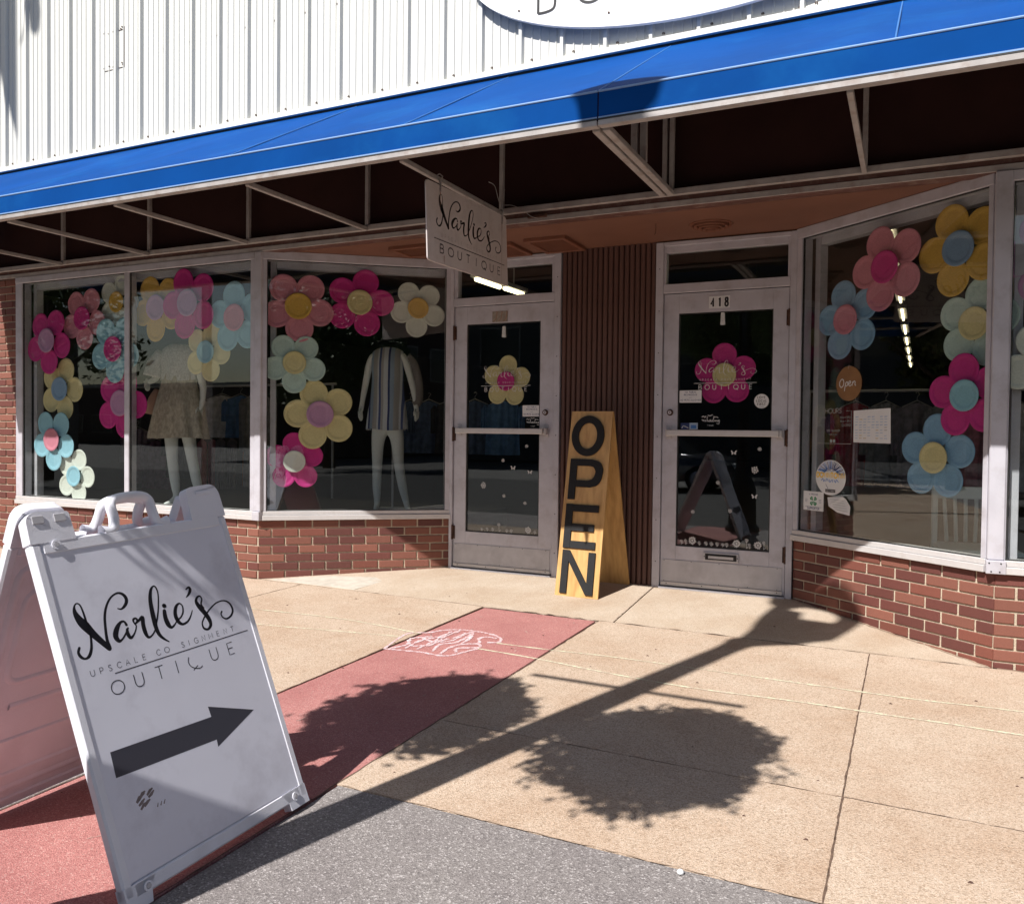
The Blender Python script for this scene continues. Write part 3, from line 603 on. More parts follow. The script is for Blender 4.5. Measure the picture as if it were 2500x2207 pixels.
# ---- fluted panel between the doors
fp = MB().box(2.215, 2.975, .97, 1.0, .02, 2.63).build('fluted_panel', 'flute', B)
nf = 18; pw = .76/nf
fm = MB()
pr = [(0.003, .012), (.008, .003), (.014, 0.0), (pw-.014, 0.0), (pw-.008, .003), (pw-.003, .012), (pw-.003, .03), (.003, .03)]
fm.add([(x, y, 0) for x, y in pr] + [(x, y, 2.57) for x, y in pr], [(k, k+1, 9+k, 8+k) for k in range(7)] + [tuple(range(8)), tuple(range(15, 7, -1))])
FM = fm.mesh('slat', 'flute')
for k in range(nf): link('slat', FM, fp, T((2.215+k*pw, .94, .055)))

# ---- doors
def screw(m, x, y, z, r=.004, mi=1): m.cyl((x, y, z), (x, y-.0025, z), r, n=8, mi=mi)
def doorway(x0, x1, gx0, gx1, hinge_left, fx0, fx1, tl, tr_):
    """fx0..fx1 outer frame, x0..x1 leaf, gx glass"""
    W = WALL['D']
    f = MB()
    f.box(fx0, x0-.004, -.02, .08, gz(0, 1)-.02, 2.615, .003); f.box(x1+.004, fx1, -.02, .08, .04, 2.615, .003)
    f.box(x0-.004, x1+.004, -.018, .08, 2.585, 2.615, .003)
    f.box(x0-.004, x1+.004, -.016, .08, 2.238, 2.305, .003)
    f.box(x0-.004, tl, -.008, .06, 2.305, 2.585, .002); f.box(tr_, x1+.004, -.008, .06, 2.305, 2.585, .002)
    f.box(tl, tr_, -.002, .05, 2.535, 2.585, .002)
    for k in range(8):
        xx = (fx0+x0-.004)/2 if not hinge_left else (fx1+x1+.004)/2
        screw(f, xx, -.02, .25+k*.31)
    fr = f.build('door_frame', ['alu', 'blackm'], B, W)
    MB().box(tl, tr_, .012, .018, 2.305, 2.535).build('transom_glass', 'glass', fr)
    MB().box(x0-.004, x1+.004, -.04, .05, gz(0, 1)-.015, gz(0, 1)+.006, .003).build('threshold', 'alu_dark', fr)
    z0, zt = .075, 2.232
    m = MB()
    m.box(x0, gx0, 0, .045, z0, zt, .002); m.box(gx1, x1, 0, .045, z0, zt, .002)
    m.box(gx0, gx1, .0015, .0445, 2.088, zt, .002); m.box(gx0, gx1, .0015, .0445, z0, .372, .002)
    d = m.build('door', 'alu', B, W)
    gk = MB(); gk.box(gx0, gx0+.008, .008, .03, .372, 2.088); gk.box(gx1-.008, gx1, .008, .03, .372, 2.088)
    gk.box(gx0+.008, gx1-.008, .008, .03, .372, .38); gk.box(gx0+.008, gx1-.008, .008, .03, 2.08, 2.088)
    gk.build('gasket', 'gasket', d)
    MB().box(gx0+.008, gx1-.008, .016, .022, .38, 2.08).build('glass_pane', 'glass', d)
    k = MB(); k.box(x0+.012, x1-.018, -.004, -.001, .105, .268, .001)
    for i in range(5):
        for zz in (.262, .112): screw(k, x0+.03+i*(x1-x0-.08)/4, -.004, zz, .003)
    k.build('kick_plate', ['alu_dark', 'blackm'], d)
    sw_ = MB(); sw_.box(x0+.006, x1-.012, -.012, -.0045, .076, .104, .002)
    for i in range(4): screw(sw_, x0+.05+i*(x1-x0-.1)/3, -.012, .092, .004)
    sw_.build('door_sweep', ['alu_bright', 'blackm'], d)
    b = MB(); b.box(gx0-.055 if hinge_left else x0+.05, gx1+.055 if hinge_left else gx1+.06, -.075, -.05, 1.188, 1.232, .004)
    xa = gx0-.06; xb = gx1+.06
    for xx in (xa, xb):
        b.box(xx-.018, xx+.018, -.05, -.001, 1.185, 1.235, .003); b.box(xx-.022, xx+.022, -.006, -.0005, 1.165, 1.262, .002, mi=1)
    b.build('push_bar', ['alu_bright', 'alu_dark'], d)
    lx = gx1+.05 if hinge_left else gx0-.055
    l = MB(); l.cyl((lx, -.001, 1.36), (lx, -.014, 1.36), .024, .021, 20); l.cyl((lx, -.014, 1.36), (lx, -.019, 1.36), .014, .013, 16, mi=1)
    l.box(lx-.0015, lx+.0015, -.0205, -.0188, 1.352, 1.368, mi=0)
    smooth_shade(l.build('lock_cylinder', ['rust', 'alu_dark'], d))
    hx = x0-.002 if hinge_left else x1+.002
    for zz in (2.02, 1.18, .36):
        h = MB(); h.cyl((hx, -.014, zz-.06), (hx, -.014, zz+.06), .0085, n=10)
        for q in (-.03, 0.0, .03): h.cyl((hx, -.014, zz+q-.001), (hx, -.014, zz+q+.001), .0095, n=10)
        h.box(hx-.02, hx+.02, -.0065, -.0005, zz-.055, zz+.055)
        h.build('hinge', 'rust', d)
        st = MB()
    return d
dL = doorway(1.256, 2.156, 1.371, 2.036, True, 1.222, 2.212, 1.285, 2.134)
dR = doorway(3.036, 3.928, 3.148, 3.820, False, 2.975, 3.976, 3.05, 3.914)
# mail slot and number on the right door
m = MB(); m.box(3.357, 3.612, -.012, -.001, .279, .345, .004); m.box(3.372, 3.597, -.016, -.012, .290, .334, .003, mi=1)
m.box(3.395, 3.575, -.0185, -.016, .300, .324, .0015, mi=0)
m.box(3.395, 3.575, -.0225, -.0185, .3195, .324, .001, mi=1)
screw(m, 3.366, -.012, .312, .004, 1); screw(m, 3.604, -.012, .312, .004, 1)
m.build('mail_slot', ['alu_dark', 'blackm'], dR)
m = MB()
for i in range(3): m.box(3.368+i*.0505, 3.368+(i+1)*.0505-.0015, -.0022, -.0008, 2.112, 2.199)
def bold(m, s, x, z, h, w, y, pitch, mi=1, sx=.62):
    for c in s:
        for st in glyph(c): ribbon(m, [(x+(p[0]-GL[c][0]/2)*h*sx, z+p[1]*h) for p in st], w, y, cap=False, mi=mi)
        x += pitch
bold(m, '418', 3.393, 2.124, .062, .0125, -.0026, .0505)
m.build('house_number', ['paper', 'ink'], dR)
m = MB(); m.box(1.605, 1.745, -.0015, -.0006, 2.095, 2.182)
for i in range(3):
    ribbon(m, [(1.617+i*.045, 2.100), (1.640+i*.045, 2.122), (1.650+i*.045, 2.178)], .006, -.002, cap=False, mi=1)
    ribbon(m, [(1.640+i*.045, 2.18), (1.655+i*.045, 2.175)], .006, -.002, cap=False, mi=1)
m.build('number_residue', ['residue', 'rustwash'], dL)

# ================================================================== AWNING
A = thing('awning', 'long sloping blue fabric awning over the shopfront on a pale metal frame', 'awning')
YF, ZB, ZV = -1.315, 2.685, 2.845
XL, XS, XR = -3.31, 3.318, 9.0
def slope(xa, xb):
    n = 40; m = MB(); V = []; rows = 7
    for j in range(rows+1):
        t = j/rows
        for i in range(n+1):
            x = xa+(xb-xa)*i/n; ph = ((x-XS)/1.12) % 1.0
            sag = -.024*math.sin(PI*ph)*math.sin(PI*t)
            V.append((x, YF+t*(1.30), ZV+t*(3.605-ZV)+sag))
    F = [(j*(n+1)+i, j*(n+1)+i+1, (j+1)*(n+1)+i+1, (j+1)*(n+1)+i) for j in range(rows) for i in range(n)]
    k = len(V); m.add(V, F); o = m.build('fabric_slope', 'blue', A, smooth=True)
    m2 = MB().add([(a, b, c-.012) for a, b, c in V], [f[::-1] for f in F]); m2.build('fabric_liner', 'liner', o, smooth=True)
    return o
for xa, xb in ((XL, XS-.003), (XS+.003, XR)):
    slope(xa, xb)
    v = MB().box(xa, xb, YF-.004, YF+.004, ZB+.022, ZV-.004, .002).build('valance', 'blue', A)
    MB().cyl((xa, YF-.004, ZV-.001), (xa+.0001+(xb-xa), YF-.004, ZV-.001), .0055, n=8).build('piping', 'pipe', v)
    h = MB(); h.box(xa, xb, YF-.010, YF+.022, ZB-.008, ZB+.020, .003); h.box(xa, xb, YF+.024, YF+.045, ZB-.004, ZB+.014, .002)
    h.build('front_rail', 'steel', A)
    MB().box(xa, xb, YF-.0075, YF-.0045, ZB+.029, ZB+.036).build('hem_tape', 'pipe', A)
    MB().box(xa, xb, YF-.0095, YF-.0045, ZB+.0205, ZB+.0285).build('black_hem_line', 'gasket', A)  # thin black line below the hem tape
for x in (XS, 0.95, 2.2, 4.62, 5.9):
    MB().tube([(x, YF+.01, ZV+.007), (x, YF+.65, ZV+(3.605-ZV)*.5+.001), (x, -.02, 3.60)], .0045, 6).build('seam', 'seam', A)
MB().add([(XL, YF, ZB), (XL, YF, ZV), (XL, 0, 3.60), (XL, 0, 2.70)], [(0, 1, 2, 3)]).build('end_panel', 'blue', A)
MB().box(XL, XR, -.045, -.013, 2.675, 2.715, .003).build('rear_rail', 'steel', A)
for x in (-2.29, -1.19, -.085, 1.06, 2.165, XS, 4.445, 5.57):
    dbl = abs(x-XS) < .01
    s = MB()
    for dx in ((-.026, .026) if dbl else (0,)):
        w_ = .019 if dbl else .0135
        s.box(x+dx-w_, x+dx+w_, YF+.045, -.045, 2.668, 2.698, .003)
    s.build('strut', 'steel', A)
    s = MB()
    for dx in ((-.022, .022) if dbl else (0,)):
        s.box(x+dx-.014, x+dx+.014, -.045, -.015, 2.70, 3.57, .002)
    s.build('post', 'steel', A)
    if dbl:
        s = MB()
        for dx in (-.026, .026): s.box(x+dx-.018, x+dx+.018, -.66, -.63, 2.70, 3.20, .002)
        s.build('post', 'steel', A)

# oval wall sign
o = MB(); prof = []
N_ = 96
oc = (3.5, 4.335)
V = [(oc[0]+1.59*math.cos(2*PI*k/N_), -.075, oc[1]+.6*math.sin(2*PI*k/N_)) for k in range(N_)]
V += [(x, -.045, z) for x, y, z in V]
o.add(V, [tuple(range(N_))] + [(k, k+N_, (k+1) % N_+N_, (k+1) % N_) for k in range(N_)] + [tuple(range(2*N_-1, N_-1, -1))])
OS = thing('oval_sign', 'big white oval shop sign on the ribbed siding above the awning', 'sign')
o.build('sign_panel', 'ovalw', OS)
for i, c in enumerate('BOUTIQUE'):
    m = MB(); text(m, c, 2.50+i*.31, 3.952, .2, .017, -.077, pitch=.31, cap=False); m.build('letter', 'ink', OS)
m = MB(); script(m, 2.35, 4.42, 4.0, 1.9, -.077, .35); m.build('script_lettering', 'ink', OS)
m = MB()
for x, z in ((2.30, 4.00), (2.93, 3.86), (4.5, 3.98)): m.cyl((x, -.075, z), (x, -.079, z), .007, n=8)
m.build('screw_head', 'rust', OS)

# hanging sign under the strut
HS = thing('hanging_sign', "cream white Narlie's Boutique panel sign hanging from the awning frame above the left door", 'sign', Matrix(((0, -1, 0, 2.19), (1, 0, 0, 0), (0, 0, 1, 0), (0, 0, 0, 1))))
# local x = world y, local -y = world +x
def rounded(c, r, n=6):
    out = []
    for i, p in enumerate(c):
        a = Vector(c[i-1]); b = Vector(p); d = Vector(c[(i+1) % len(c)]); rr = r[i]
        u = (a-b).normalized(); w = (d-b).normalized()
        for k in range(n+1):
            t = k/n; out.append(tuple((b+u*rr*(1-t)**2 + w*rr*t**2)))
    return out
hc = [(-1.061, 2.636), (-1.032, 2.184), (0.058, 2.198), (0.005, 2.662)]
m = MB(); m.poly(rounded([(-1.061, 2.636), (-1.032, 2.184), (-.985, 2.182), (0.020, 2.198), (-.022, 2.660)][::1], [.03, .02, .02, .03, .03]), -.004, .004)
m.build('panel', 'hang', HS)
m = MB(); script(m, -.93, 2.407, 1.49, 1.22, -.0045, .85)
m.build('script_lettering', 'ink', HS)
m = MB(); ribbon(m, [(-.965, 2.322), (-.04, 2.331)], .0045, -.0045, cap=False)
for i, c in enumerate('BOUTIQUE'):
    x = -.875+i*.1075
    for st in glyph(c): ribbon(m, [(x+(p[0]-GL[c][0]/2)*.062*1.1, 2.249+i*.0006+p[1]*.05) for p in st], .0062, -.0046, cap=False)
m.build('lettering', 'ink', HS)
m = MB(); text(m, 'UPSCALE CONSIGNMENT', -.875, 2.343, .022, .0022, -.0045, pitch=.0395, cap=False)
m.build('faded_lettering', mat('faded_print', (0.45, 0.37, 0.36), 0.8), HS)
m = MB()
for yy in (-.90, -.085):
    m.tube([(yy, -.008, 2.60), (yy-.004, -.012, 2.625), (yy, 0, 2.66), (yy+.004, .012, 2.675), (yy, .018, 2.70), (yy-.002, -.0, 2.706), (yy, -.019, 2.69), (yy, -.01, 2.65), (yy, -.008, 2.60)], .004, 6)
m.build('cable_tie', 'steel', HS)
m = MB()
for yy, z0, z1, w_ in ((-.90, 2.57, 2.62, .012), (-.90, 2.44, 2.57, .004), (-.085, 2.54, 2.61, .010), (-.083, 2.20, 2.54, .0035), (-.845, 2.19, 2.24, .006), (-.86, 2.20, 2.235, .003)):
    ribbon(m, [(yy, z1, w_), (yy+.002, (z0+z1)/2, w_*.8), (yy+.001, z0, w_*.3)], None, -.0048, cap=False)
m.build('rust_streak', 'rustwash', HS)
WR = thing('loose_wire', 'thin pale loose wires curling from the awning frame beside the hanging sign', 'wire')
m = MB()
for pts in ([(2.187, -.05, 2.735), (2.25, -.055, 2.727), (2.31, -.06, 2.70), (2.352, -.055, 2.673), (2.40, -.05, 2.636), (2.46, -.05, 2.62)],
            [(2.099, -.10, 2.888), (2.14, -.09, 2.86), (2.157, -.07, 2.78), (2.174, -.05, 2.72)], [(2.195, -.05, 2.84), (2.188, -.052, 2.78), (2.18, -.052, 2.715)]):
    m.tube(catmull(pts, 5), .0022, 5)
m.build('wire', 'steel', WR)
m = MB(); m.box(2.36, 2.50, -.040, -.018, 2.632, 2.655, .004); m.build('bracket', 'rust', WR)

# ================================================================== PAPER PLATE FLOWERS
pl = MB()
prof = [(0.0, .075), (.56, .075), (.65, .072), (.71, .060), (.77, .026), (.82, .010), (.88, .002), (.95, 0.0), (.985, .008), (1.0, .03), (1.0, .04), (.96, .02), (.86, .02)]
pl.lathe([(max(r, .001), h) for r, h in prof], 32, axis='y')
def plate_mesh(mname):
    me = pl.mesh('petal', mname); me.polygons.foreach_set('use_smooth', [True]*len(me.polygons)); return me
PM = {k: plate_mesh('p_'+k) for k in PL}
FLW = [
 ('F', -2.592, 2.008, 33, .190, 'magenta', 'lilac', 'magenta plate flower with a lilac centre at the left edge of the left window'),
 ('F', -2.137, 2.197, 33, .180, 'pink', 'magenta', 'pale pink plate flower with a magenta centre high in the left window pane'),
 ('F', -1.72, 2.324, 19, .155, 'white', 'gold', 'white plate flower with a gold centre in the top corner beside the left window mullion'),
 ('F', -1.70, 1.901, -36, .190, 'sky', 'magenta', 'light blue plate flower with a magenta centre left of the window mullion'),
 ('F', -1.645, 1.421, 22, .195, 'magenta', 'lilac', 'magenta plate flower with a lilac centre crossing behind the left window mullion'),
 ('F', -2.481, 1.558, 20, .185, 'cream', 'dusty', 'cream plate flower with a dusty blue centre in the middle of the left pane'),
 ('F', -2.523, 1.084, -36, .178, 'sky', 'pink', 'sky blue plate flower with a pink centre low in the left pane'),
 ('F', -2.252, 0.751, 19, .158, 'white', 'sky', 'small white plate flower with a sky blue centre lowest in the left pane'),
 ('F', -1.232, 2.249, -29, .185, 'gold', 'lilac', 'gold plate flower with a lilac centre just right of the left window mullion'),
 ('F', -0.802, 2.258, -20, .190, 'magenta', 'lilac', 'magenta plate flower with a lilac centre at the top above the beige skirted mannequin'),
 ('F', -0.307, 2.114, -6, .185, 'sky', 'pink', 'sky blue plate flower with a pink centre beside the window corner post'),
 ('F', -0.647, 1.846, 21, .160, 'cream', 'sky', 'cream plate flower with a sky blue centre over the shoulder of the beige skirted mannequin'),
 ('L', 0.301, 2.198, -39, .178, 'pink', 'gold', 'pink plate flower with a gold centre at the top left of the angled window'),
 ('L', 0.79, 2.253, 16, .172, 'magenta', 'cream', 'magenta plate flower with a cream centre at the top above the striped dress'),
 ('L', 1.272, 2.229, -32, .146, 'white', 'gold', 'white plate flower with a gold centre at the top right beside the left door'),
 ('L', 0.273, 1.743, -35, .155, 'pale', 'cream', 'pale aqua plate flower with a cream centre left of the striped dress'),
 ('L', 0.477, 1.33, -17, .182, 'cream', 'lilac', 'cream yellow plate flower with a lilac centre left of the striped dress'),
 ('L', 0.274, 0.942, -1, .148, 'magenta', 'white', 'magenta plate flower with a white centre lowest in the angled left window'),
 ('D', 1.713, 1.618, 4, .132, 'cream', 'magenta', 'cream plate flower with a magenta centre on the left door'),
 ('D', 3.477, 1.635, -2, .142, 'magenta', 'cream', 'magenta plate flower with a cream centre on the right door'),
 ('R', 0.363, 1.966, -13, .165, 'blue', 'pink', 'blue plate flower with a pink centre nearest the door in the right angled window'),
 ('R', 0.713, 2.245, -19, .170, 'pink', 'magenta', 'pink plate flower with a magenta centre at the top of the right angled window'),
 ('R', 1.194, 2.268, -20, .168, 'gold', 'dusty', 'gold plate flower with a dusty blue centre highest in the right angled window'),
 ('R', 1.283, 1.837, 9, .157, 'pale', 'cream', 'pale aqua plate flower with a cream centre below the gold one in the right window'),
 ('R', 1.273, 1.433, -8, .150, 'magenta', 'sky', 'magenta plate flower with a sky blue centre in the right angled window'),
 ('R', 1.065, 1.079, 3, .155, 'blue', 'cream', 'blue plate flower with a cream centre lowest in the right angled window'),
 ('F', 5.36, 2.16, -18, .16, 'lilac', 'magenta', 'lilac plate flower cut off by the right edge of the picture'),
 ('F', 5.37, 1.58, -29, .15, 'white', 'gold', 'white plate flower cut off by the right edge of the picture'),
]
for fi, (w, u, z, a, r, pc, cc, lab) in enumerate(FLW):
    off = .032+(fi % 3)*.026 if w != 'D' else .06
    root = thing('paper_plate_flower', lab, 'paper flower', WALL[w] @ T((u, off, z)), 'paper plate flowers stuck inside the windows')
    rp = r*.625
    for k in range(5):
        t = math.radians(a+72*k); rr = r*random.uniform(.96, 1.04)
        o_ = link('petal', PM[pc], root, T((math.sin(t)*rr, (0, .0035, .001, .0045, .007)[k], math.cos(t)*rr)) @ Matrix.Rotation(random.uniform(-.025, .025), 4, 'X') @ Matrix.Rotation(random.uniform(-.025, .025), 4, 'Z') @ Matrix.Diagonal((rp, rp, rp, 1)))
    rc = r*.60
    link('flower_centre', PM[cc], root, T((0, -.022, 0)) @ Matrix.Diagonal((rc, rc, rc, 1)))

# ================================================================== WINDOW SIGNS AND DECALS
def decal(name, lab, cat, wall, parts, group=None, y=-.001):
    """parts: list of (part name, MB, mats)"""
    W = WALL[wall] @ T((0, y, 0))
    o_ = thing(name, lab, cat, W, group)
    for n_, mb_, ms in parts: mb_.build(n_, ms, o_)
    return o_
for dx, lab, z_ in ((3.264, "white vinyl Narlie's Boutique lettering on the right door glass", 1.655), (1.50, "white vinyl Narlie's Boutique lettering on the left door glass", 1.66)):
    m = MB(); script(m, dx+.02, z_-.012, .76, .62, 0, .42)
    m2 = MB(); text(m2, 'UPSCALE CONSIGNMENT', dx+.045, z_-.062, .012, .0018, 0, pitch=.0198, cap=False)
    ribbon(m2, [(dx, z_-.082), (dx+.447, z_-.082)], .0035, 0, cap=False)
    text(m2, 'BOUTIQUE', dx+.045, z_-.128, .034, .0042, 0, pitch=.0515, cap=False)
    decal('door_lettering', lab, 'lettering', 'D', [('script', m, 'vinylw'), ('text_lines', m2, 'vinylw')], y=.015)
for x0, z0, lab in ((1.880, 1.328, 'white notice about restrooms and pets taped to the left door'), (3.158, 1.432, 'white notice about restrooms and pets taped to the right door')):
    m = MB(); m.box(x0, x0+.163, -.0006, 0, z0, z0+.09)
    for i, s in enumerate(('NO PUBLIC', 'RESTROOMS', '', 'NO PETS ALLOWED')):
        if s: text(m, s, x0+.0815, z0+.072-i*.0195, .0105, .0021, -.0009, track=.35, align='c', mi=1, cap=False)
    ribbon(m, [(x0+.07, z0+.037), (x0+.093, z0+.037)], .0015, -.0009, cap=False, mi=1)
    decal('door_notice', lab, 'notice', 'D', [('paper', m, ['paper', 'navy'])], 'restroom notices on the doors', y=.0145)
m = MB(); m.disc(3.747, 1.44, .051, -.0005, 32)
for i, s in enumerate(('LOVE', 'LOCAL', 'FIRST')): text(m, s, 3.747, 1.459-i*.0245, .016, .0028, -.0009, track=.4, align='c', mi=1, cap=False, sx=.8)
ribbon(m, [(3.73, 1.401), (3.765, 1.401)], .0018, -.0009, cap=False, mi=1)
decal('round_sticker', 'round white Love Local First sticker on the right door glass', 'sticker', 'D', [('print', m, ['paper', 'ink'])], y=.0145)
def holiday(x, z, s):
    m = MB()
    for st in ([(0, .5), (.06, .42), (.1, .3), (.14, .5)], [(.17, .25), (.22, .42), (.28, .3), (.2, .26), (.3, .34)], [(.34, .85), (.33, .5), (.38, .26), (.45, .4)], [(.5, .45), (.42, .32), (.5, .25), (.55, .5), (.56, .26), (.62, .3)],
               [(.74, .9), (.70, .5), (.62, .32), (.72, .26), (.76, .4)], [(.8, .45), (.82, .28), (.88, .4), (.9, .28)], [(1.05, .45), (.95, .35), (1.0, .25), (1.07, .45), (1.05, .05), (.95, 0), (.9, .08)],
               [(.0, .75), (.1, .9), (.18, .72), (.26, .92)], [(.36, 1.02), (.5, .92), (.66, 1.05)], [(.75, .75), (.9, .8), (1.0, .68)]):
        ribbon(m, [(x+p[0]*s, z+p[1]*s*.52) for p in catmull(st, 4)], s*.042, 0, cap=False)
    text(m, 'TOUR', x+s*.35, z-s*.14, s*.08, s*.018, 0, track=.5, cap=False)
    return m
decal('script_decal', 'small white handwritten style decal on the right door above the push bar', 'decal', 'D', [('lettering', holiday(3.325, 1.278, .12), 'vinylw')], 'small script decals on the doors', .0145)
decal('script_decal', 'small white handwritten style decal at the lower right of the left door upper glass', 'decal', 'D', [('lettering', holiday(1.915, 1.262, .105), 'vinylw')], 'small script decals on the doors', .0145)
m = MB(); m.box(3.171, 3.232, -.0005, 0, 1.236, 1.282); ribbon(m, [(3.178, 1.243), (3.19, 1.262), (3.208, 1.256), (3.228, 1.245)], .006, -.0008, cap=False, mi=1)
decal('card_sticker', 'navy payment card sticker in the lower left corner of the right door glass', 'sticker', 'D', [('print', m, ['navy', 'vinylw'])], y=.0145)
m = MB(); m.box(3.235, 3.297, -.0005, 0, 1.236, 1.284); m.box(3.246, 3.286, -.001, -.0006, 1.242, 1.268, mi=1)
decal('card_sticker', 'pale blue square sticker beside the navy one on the right door glass', 'sticker', 'D', [('print', m, ['palebl', 'blueprint'])], y=.0145)
for x, z, lab in ((1.709, 2.015, 'clear plastic hook hanging at the top of the left door glass'), (3.467, 2.035, 'clear plastic hook hanging at the top of the right door glass')):
    m = MB(); m.poly(rounded([(x-.012, z+.045), (x-.017, z-.045), (x+.017, z-.045), (x+.012, z+.045)], [.006]*4, 3), -.012, -.002)
    m.cyl((x, -.012, z-.02), (x, -.02, z-.024), .004, n=8)
    decal('plastic_hook', lab, 'hook', 'D', [('hook', m, 'clip')], 'plastic hooks on the doors', .014)
# flower and butterfly clings
def daisy(m, x, z, s, n=9):
    ph = random.random()*6
    for k in range(n):
        t = ph+2*PI*k/n; c, sn = math.cos(t), math.sin(t); q = random.uniform(.8, 1.05)
        P = [(x+c*s*.25, z+sn*s*.25), (x+c*s*.7*q-sn*s*.16, z+sn*s*.7*q+c*s*.16), (x+c*s*q, z+sn*s*q), (x+c*s*.7*q+sn*s*.16, z+sn*s*.7*q-c*s*.16)]
        m.add([(a, -.0002, b) for a, b in P], [(0, 3, 2, 1)])
    m.disc(x, z, s*.24, -.0006, 8)
def butterfly(m, x, z, s):
    for sx_ in (-1, 1):
        m.add([(x+sx_*a*s, 0, z+b*s) for a, b in ((.05, 0), (.7, .8), (1, .6), (.7, .1))], [(0, 1, 2, 3)] if sx_ < 0 else [(3, 2, 1, 0)])
        m.add([(x+sx_*a*s, 0, z+b*s) for a, b in ((.05, 0), (.7, 0), (.7, -.6), (.3, -.5))], [(0, 1, 2, 3)] if sx_ < 0 else [(3, 2, 1, 0)])
CL = {'left': ([(1.92, 1.09), (1.71, .97), (1.53, .76), (1.72, .68), (1.91, .63)], [(1.8, .91), (1.95, .88)], [(1.52, .394), (1.57, .4), (1.62, .4), (1.68, .44), (1.75, .395), (1.79, .395), (1.94, .41), (2.0, .4)]),
      'right': ([(3.74, 1.1), (3.71, .95), (3.45, .85), (3.54, .65), (3.27, .63)], [(3.56, 1.07), (3.71, .76)], [(3.19, .405), (3.22, .41), (3.27, .415), (3.32, .402), (3.37, .402), (3.41, .4), (3.45, .402), (3.49, .4), (3.52, .402), (3.59, .413), (3.66, .44), (3.68, .41), (3.74, .41), (3.78, .43)])}
for side, (fl_, bf, row) in CL.items():
    for i, (x, z) in enumerate(fl_):
        m = MB(); daisy(m, 0, 0, .03 if i == 2 and side == 'left' or i == 1 and side == 'right' else .017)
        where = ('highest', 'second highest', 'large middle', 'lower middle', 'lowest')[i]
        o_ = thing('flower_cling', where+' of the white daisy clings scattered on the '+side+' door glass', 'window cling', WALL['D'] @ T((x, .0145, z)), 'flower clings on the door glass')
        m.build('cling', 'vinylw', o_)
    for i, (x, z) in enumerate(bf):
        m = MB(); butterfly(m, 0, 0, .022)
        o_ = thing('butterfly_cling', ('upper' if i == 0 else 'lower')+' white butterfly cling on the '+side+' door glass', 'window cling', WALL['D'] @ T((x, .0145, z)), 'butterfly clings on the door glass')
        m.build('cling', 'vinylw', o_)
    m = MB()
    for x, z in row:
        big = x in (1.94, 3.27, 3.59, 3.74)
        daisy(m, x, z+.004, .032 if big else random.uniform(.013, .018), 12 if big else 7)
        ribbon(m, [(x, .385), (x+random.uniform(-.006, .006), z-.005)], .0025, 0, cap=False)
        ribbon(m, [(x, .387), (x+.014, .40)], .003, 0, cap=False)
    o_ = thing('flower_border_cling', 'row of white meadow flower clings along the bottom of the '+side+' door glass', 'window cling', WALL['D'] @ T((0, .0145, 0)))
    m.build('cling', 'vinylw', o_)
# right angled window
def R_(name, lab, cat, parts): return decal(name, lab, cat, 'R', parts, y=.001)
m = MB(); m.poly([(.4695+.1045*math.cos(2*PI*k/36), 1.538+.112*math.sin(2*PI*k/36)) for k in range(36)], -.004, .0)
m2 = MB()
for st in ([(.412, 1.568), (.398, 1.552), (.396, 1.53), (.408, 1.515), (.424, 1.524), (.430, 1.545), (.424, 1.564), (.412, 1.568)], [(.436, 1.49), (.446, 1.54), (.458, 1.548), (.464, 1.533), (.452, 1.522), (.444, 1.526)],
           [(.470, 1.535), (.486, 1.542), (.484, 1.552), (.474, 1.550), (.470, 1.533), (.480, 1.521), (.494, 1.53)], [(.498, 1.522), (.504, 1.55)], [(.504, 1.538), (.514, 1.551), (.522, 1.546), (.522, 1.527), (.530, 1.523)]):
    ribbon(m2, catmull(st, 5), .0062, -.0048, cap=False)
m3 = MB(); m3.tube([(.47, -.006, 1.632), (.465, -.006, 1.64), (.472, -.006, 1.66), (.482, -.006, 1.645)], .0014, 5)
R_('wooden_open_tag', 'brown oval wooden Open tag hung in the right angled window', 'sign', [('disc', m, 'wooddisc'), ('lettering', m2, 'vinylw'), ('string', m3, 'steel')])
m = MB()
x0, x1, z0, z1 = .194, .495, 1.149, 1.362
ribbon(m, [(x0+.03, z1), (x0, z1), (x0, z0), (x1, z0), (x1, z1), (x1-.045, z1)], .0028, 0, cap=False)
text(m, 'HOURS', (x0+x1)/2-.002, z1-.014, .032, .0032, 0, track=.2, align='c', cap=False)
for i, (a, b) in enumerate((('MON-FRI', '10AM-5PM'), ('SAT', '10AM-3PM'), ('SUN', 'CLOSED'))):
    text(m, a, x0+.008, z1-.049-i*.0245, .014, .0017, 0, cap=False); text(m, b, x1-.006, z1-.049-i*.0245, .014, .0017, 0, align='r', cap=False)
text(m, '320-763-8509', (x0+x1)/2, z1-.135, .013, .0015, 0, align='c', cap=False)
text(m, 'FIND US ON', (x0+x1)/2, z1-.158, .009, .0012, 0, align='c', cap=False)
for cx_ in (.328, .353):
    m.disc(cx_, z0+.017, .0105, 0, 16); 
R_('hours_decal', 'white outlined Hours lettering decal on the right angled window', 'decal', [('lettering', m, 'vinylg')])
m = MB(); m.add([(.511, 0, 1.362), (.514, 0, 1.160), (.800, 0, 1.156), (.795, 0, 1.373)], [(0, 1, 2, 3)])
for i in range(9):
    zz = 1.325-i*.017
    for j in range(8):
        if random.random() < .8:
            xx = .527+j*.032; mi = random.choice((1, 1, 2, 3, 1)) if (i*j) % 3 else 1
            m.add([(xx, -.0006, zz), (xx, -.0006, zz-.009 if i in (0, 3) else zz-.005), (xx+random.uniform(.012, .026), -.0006, zz-.005), (xx+.024, -.0006, zz)], [(0, 1, 2, 3)], mi)
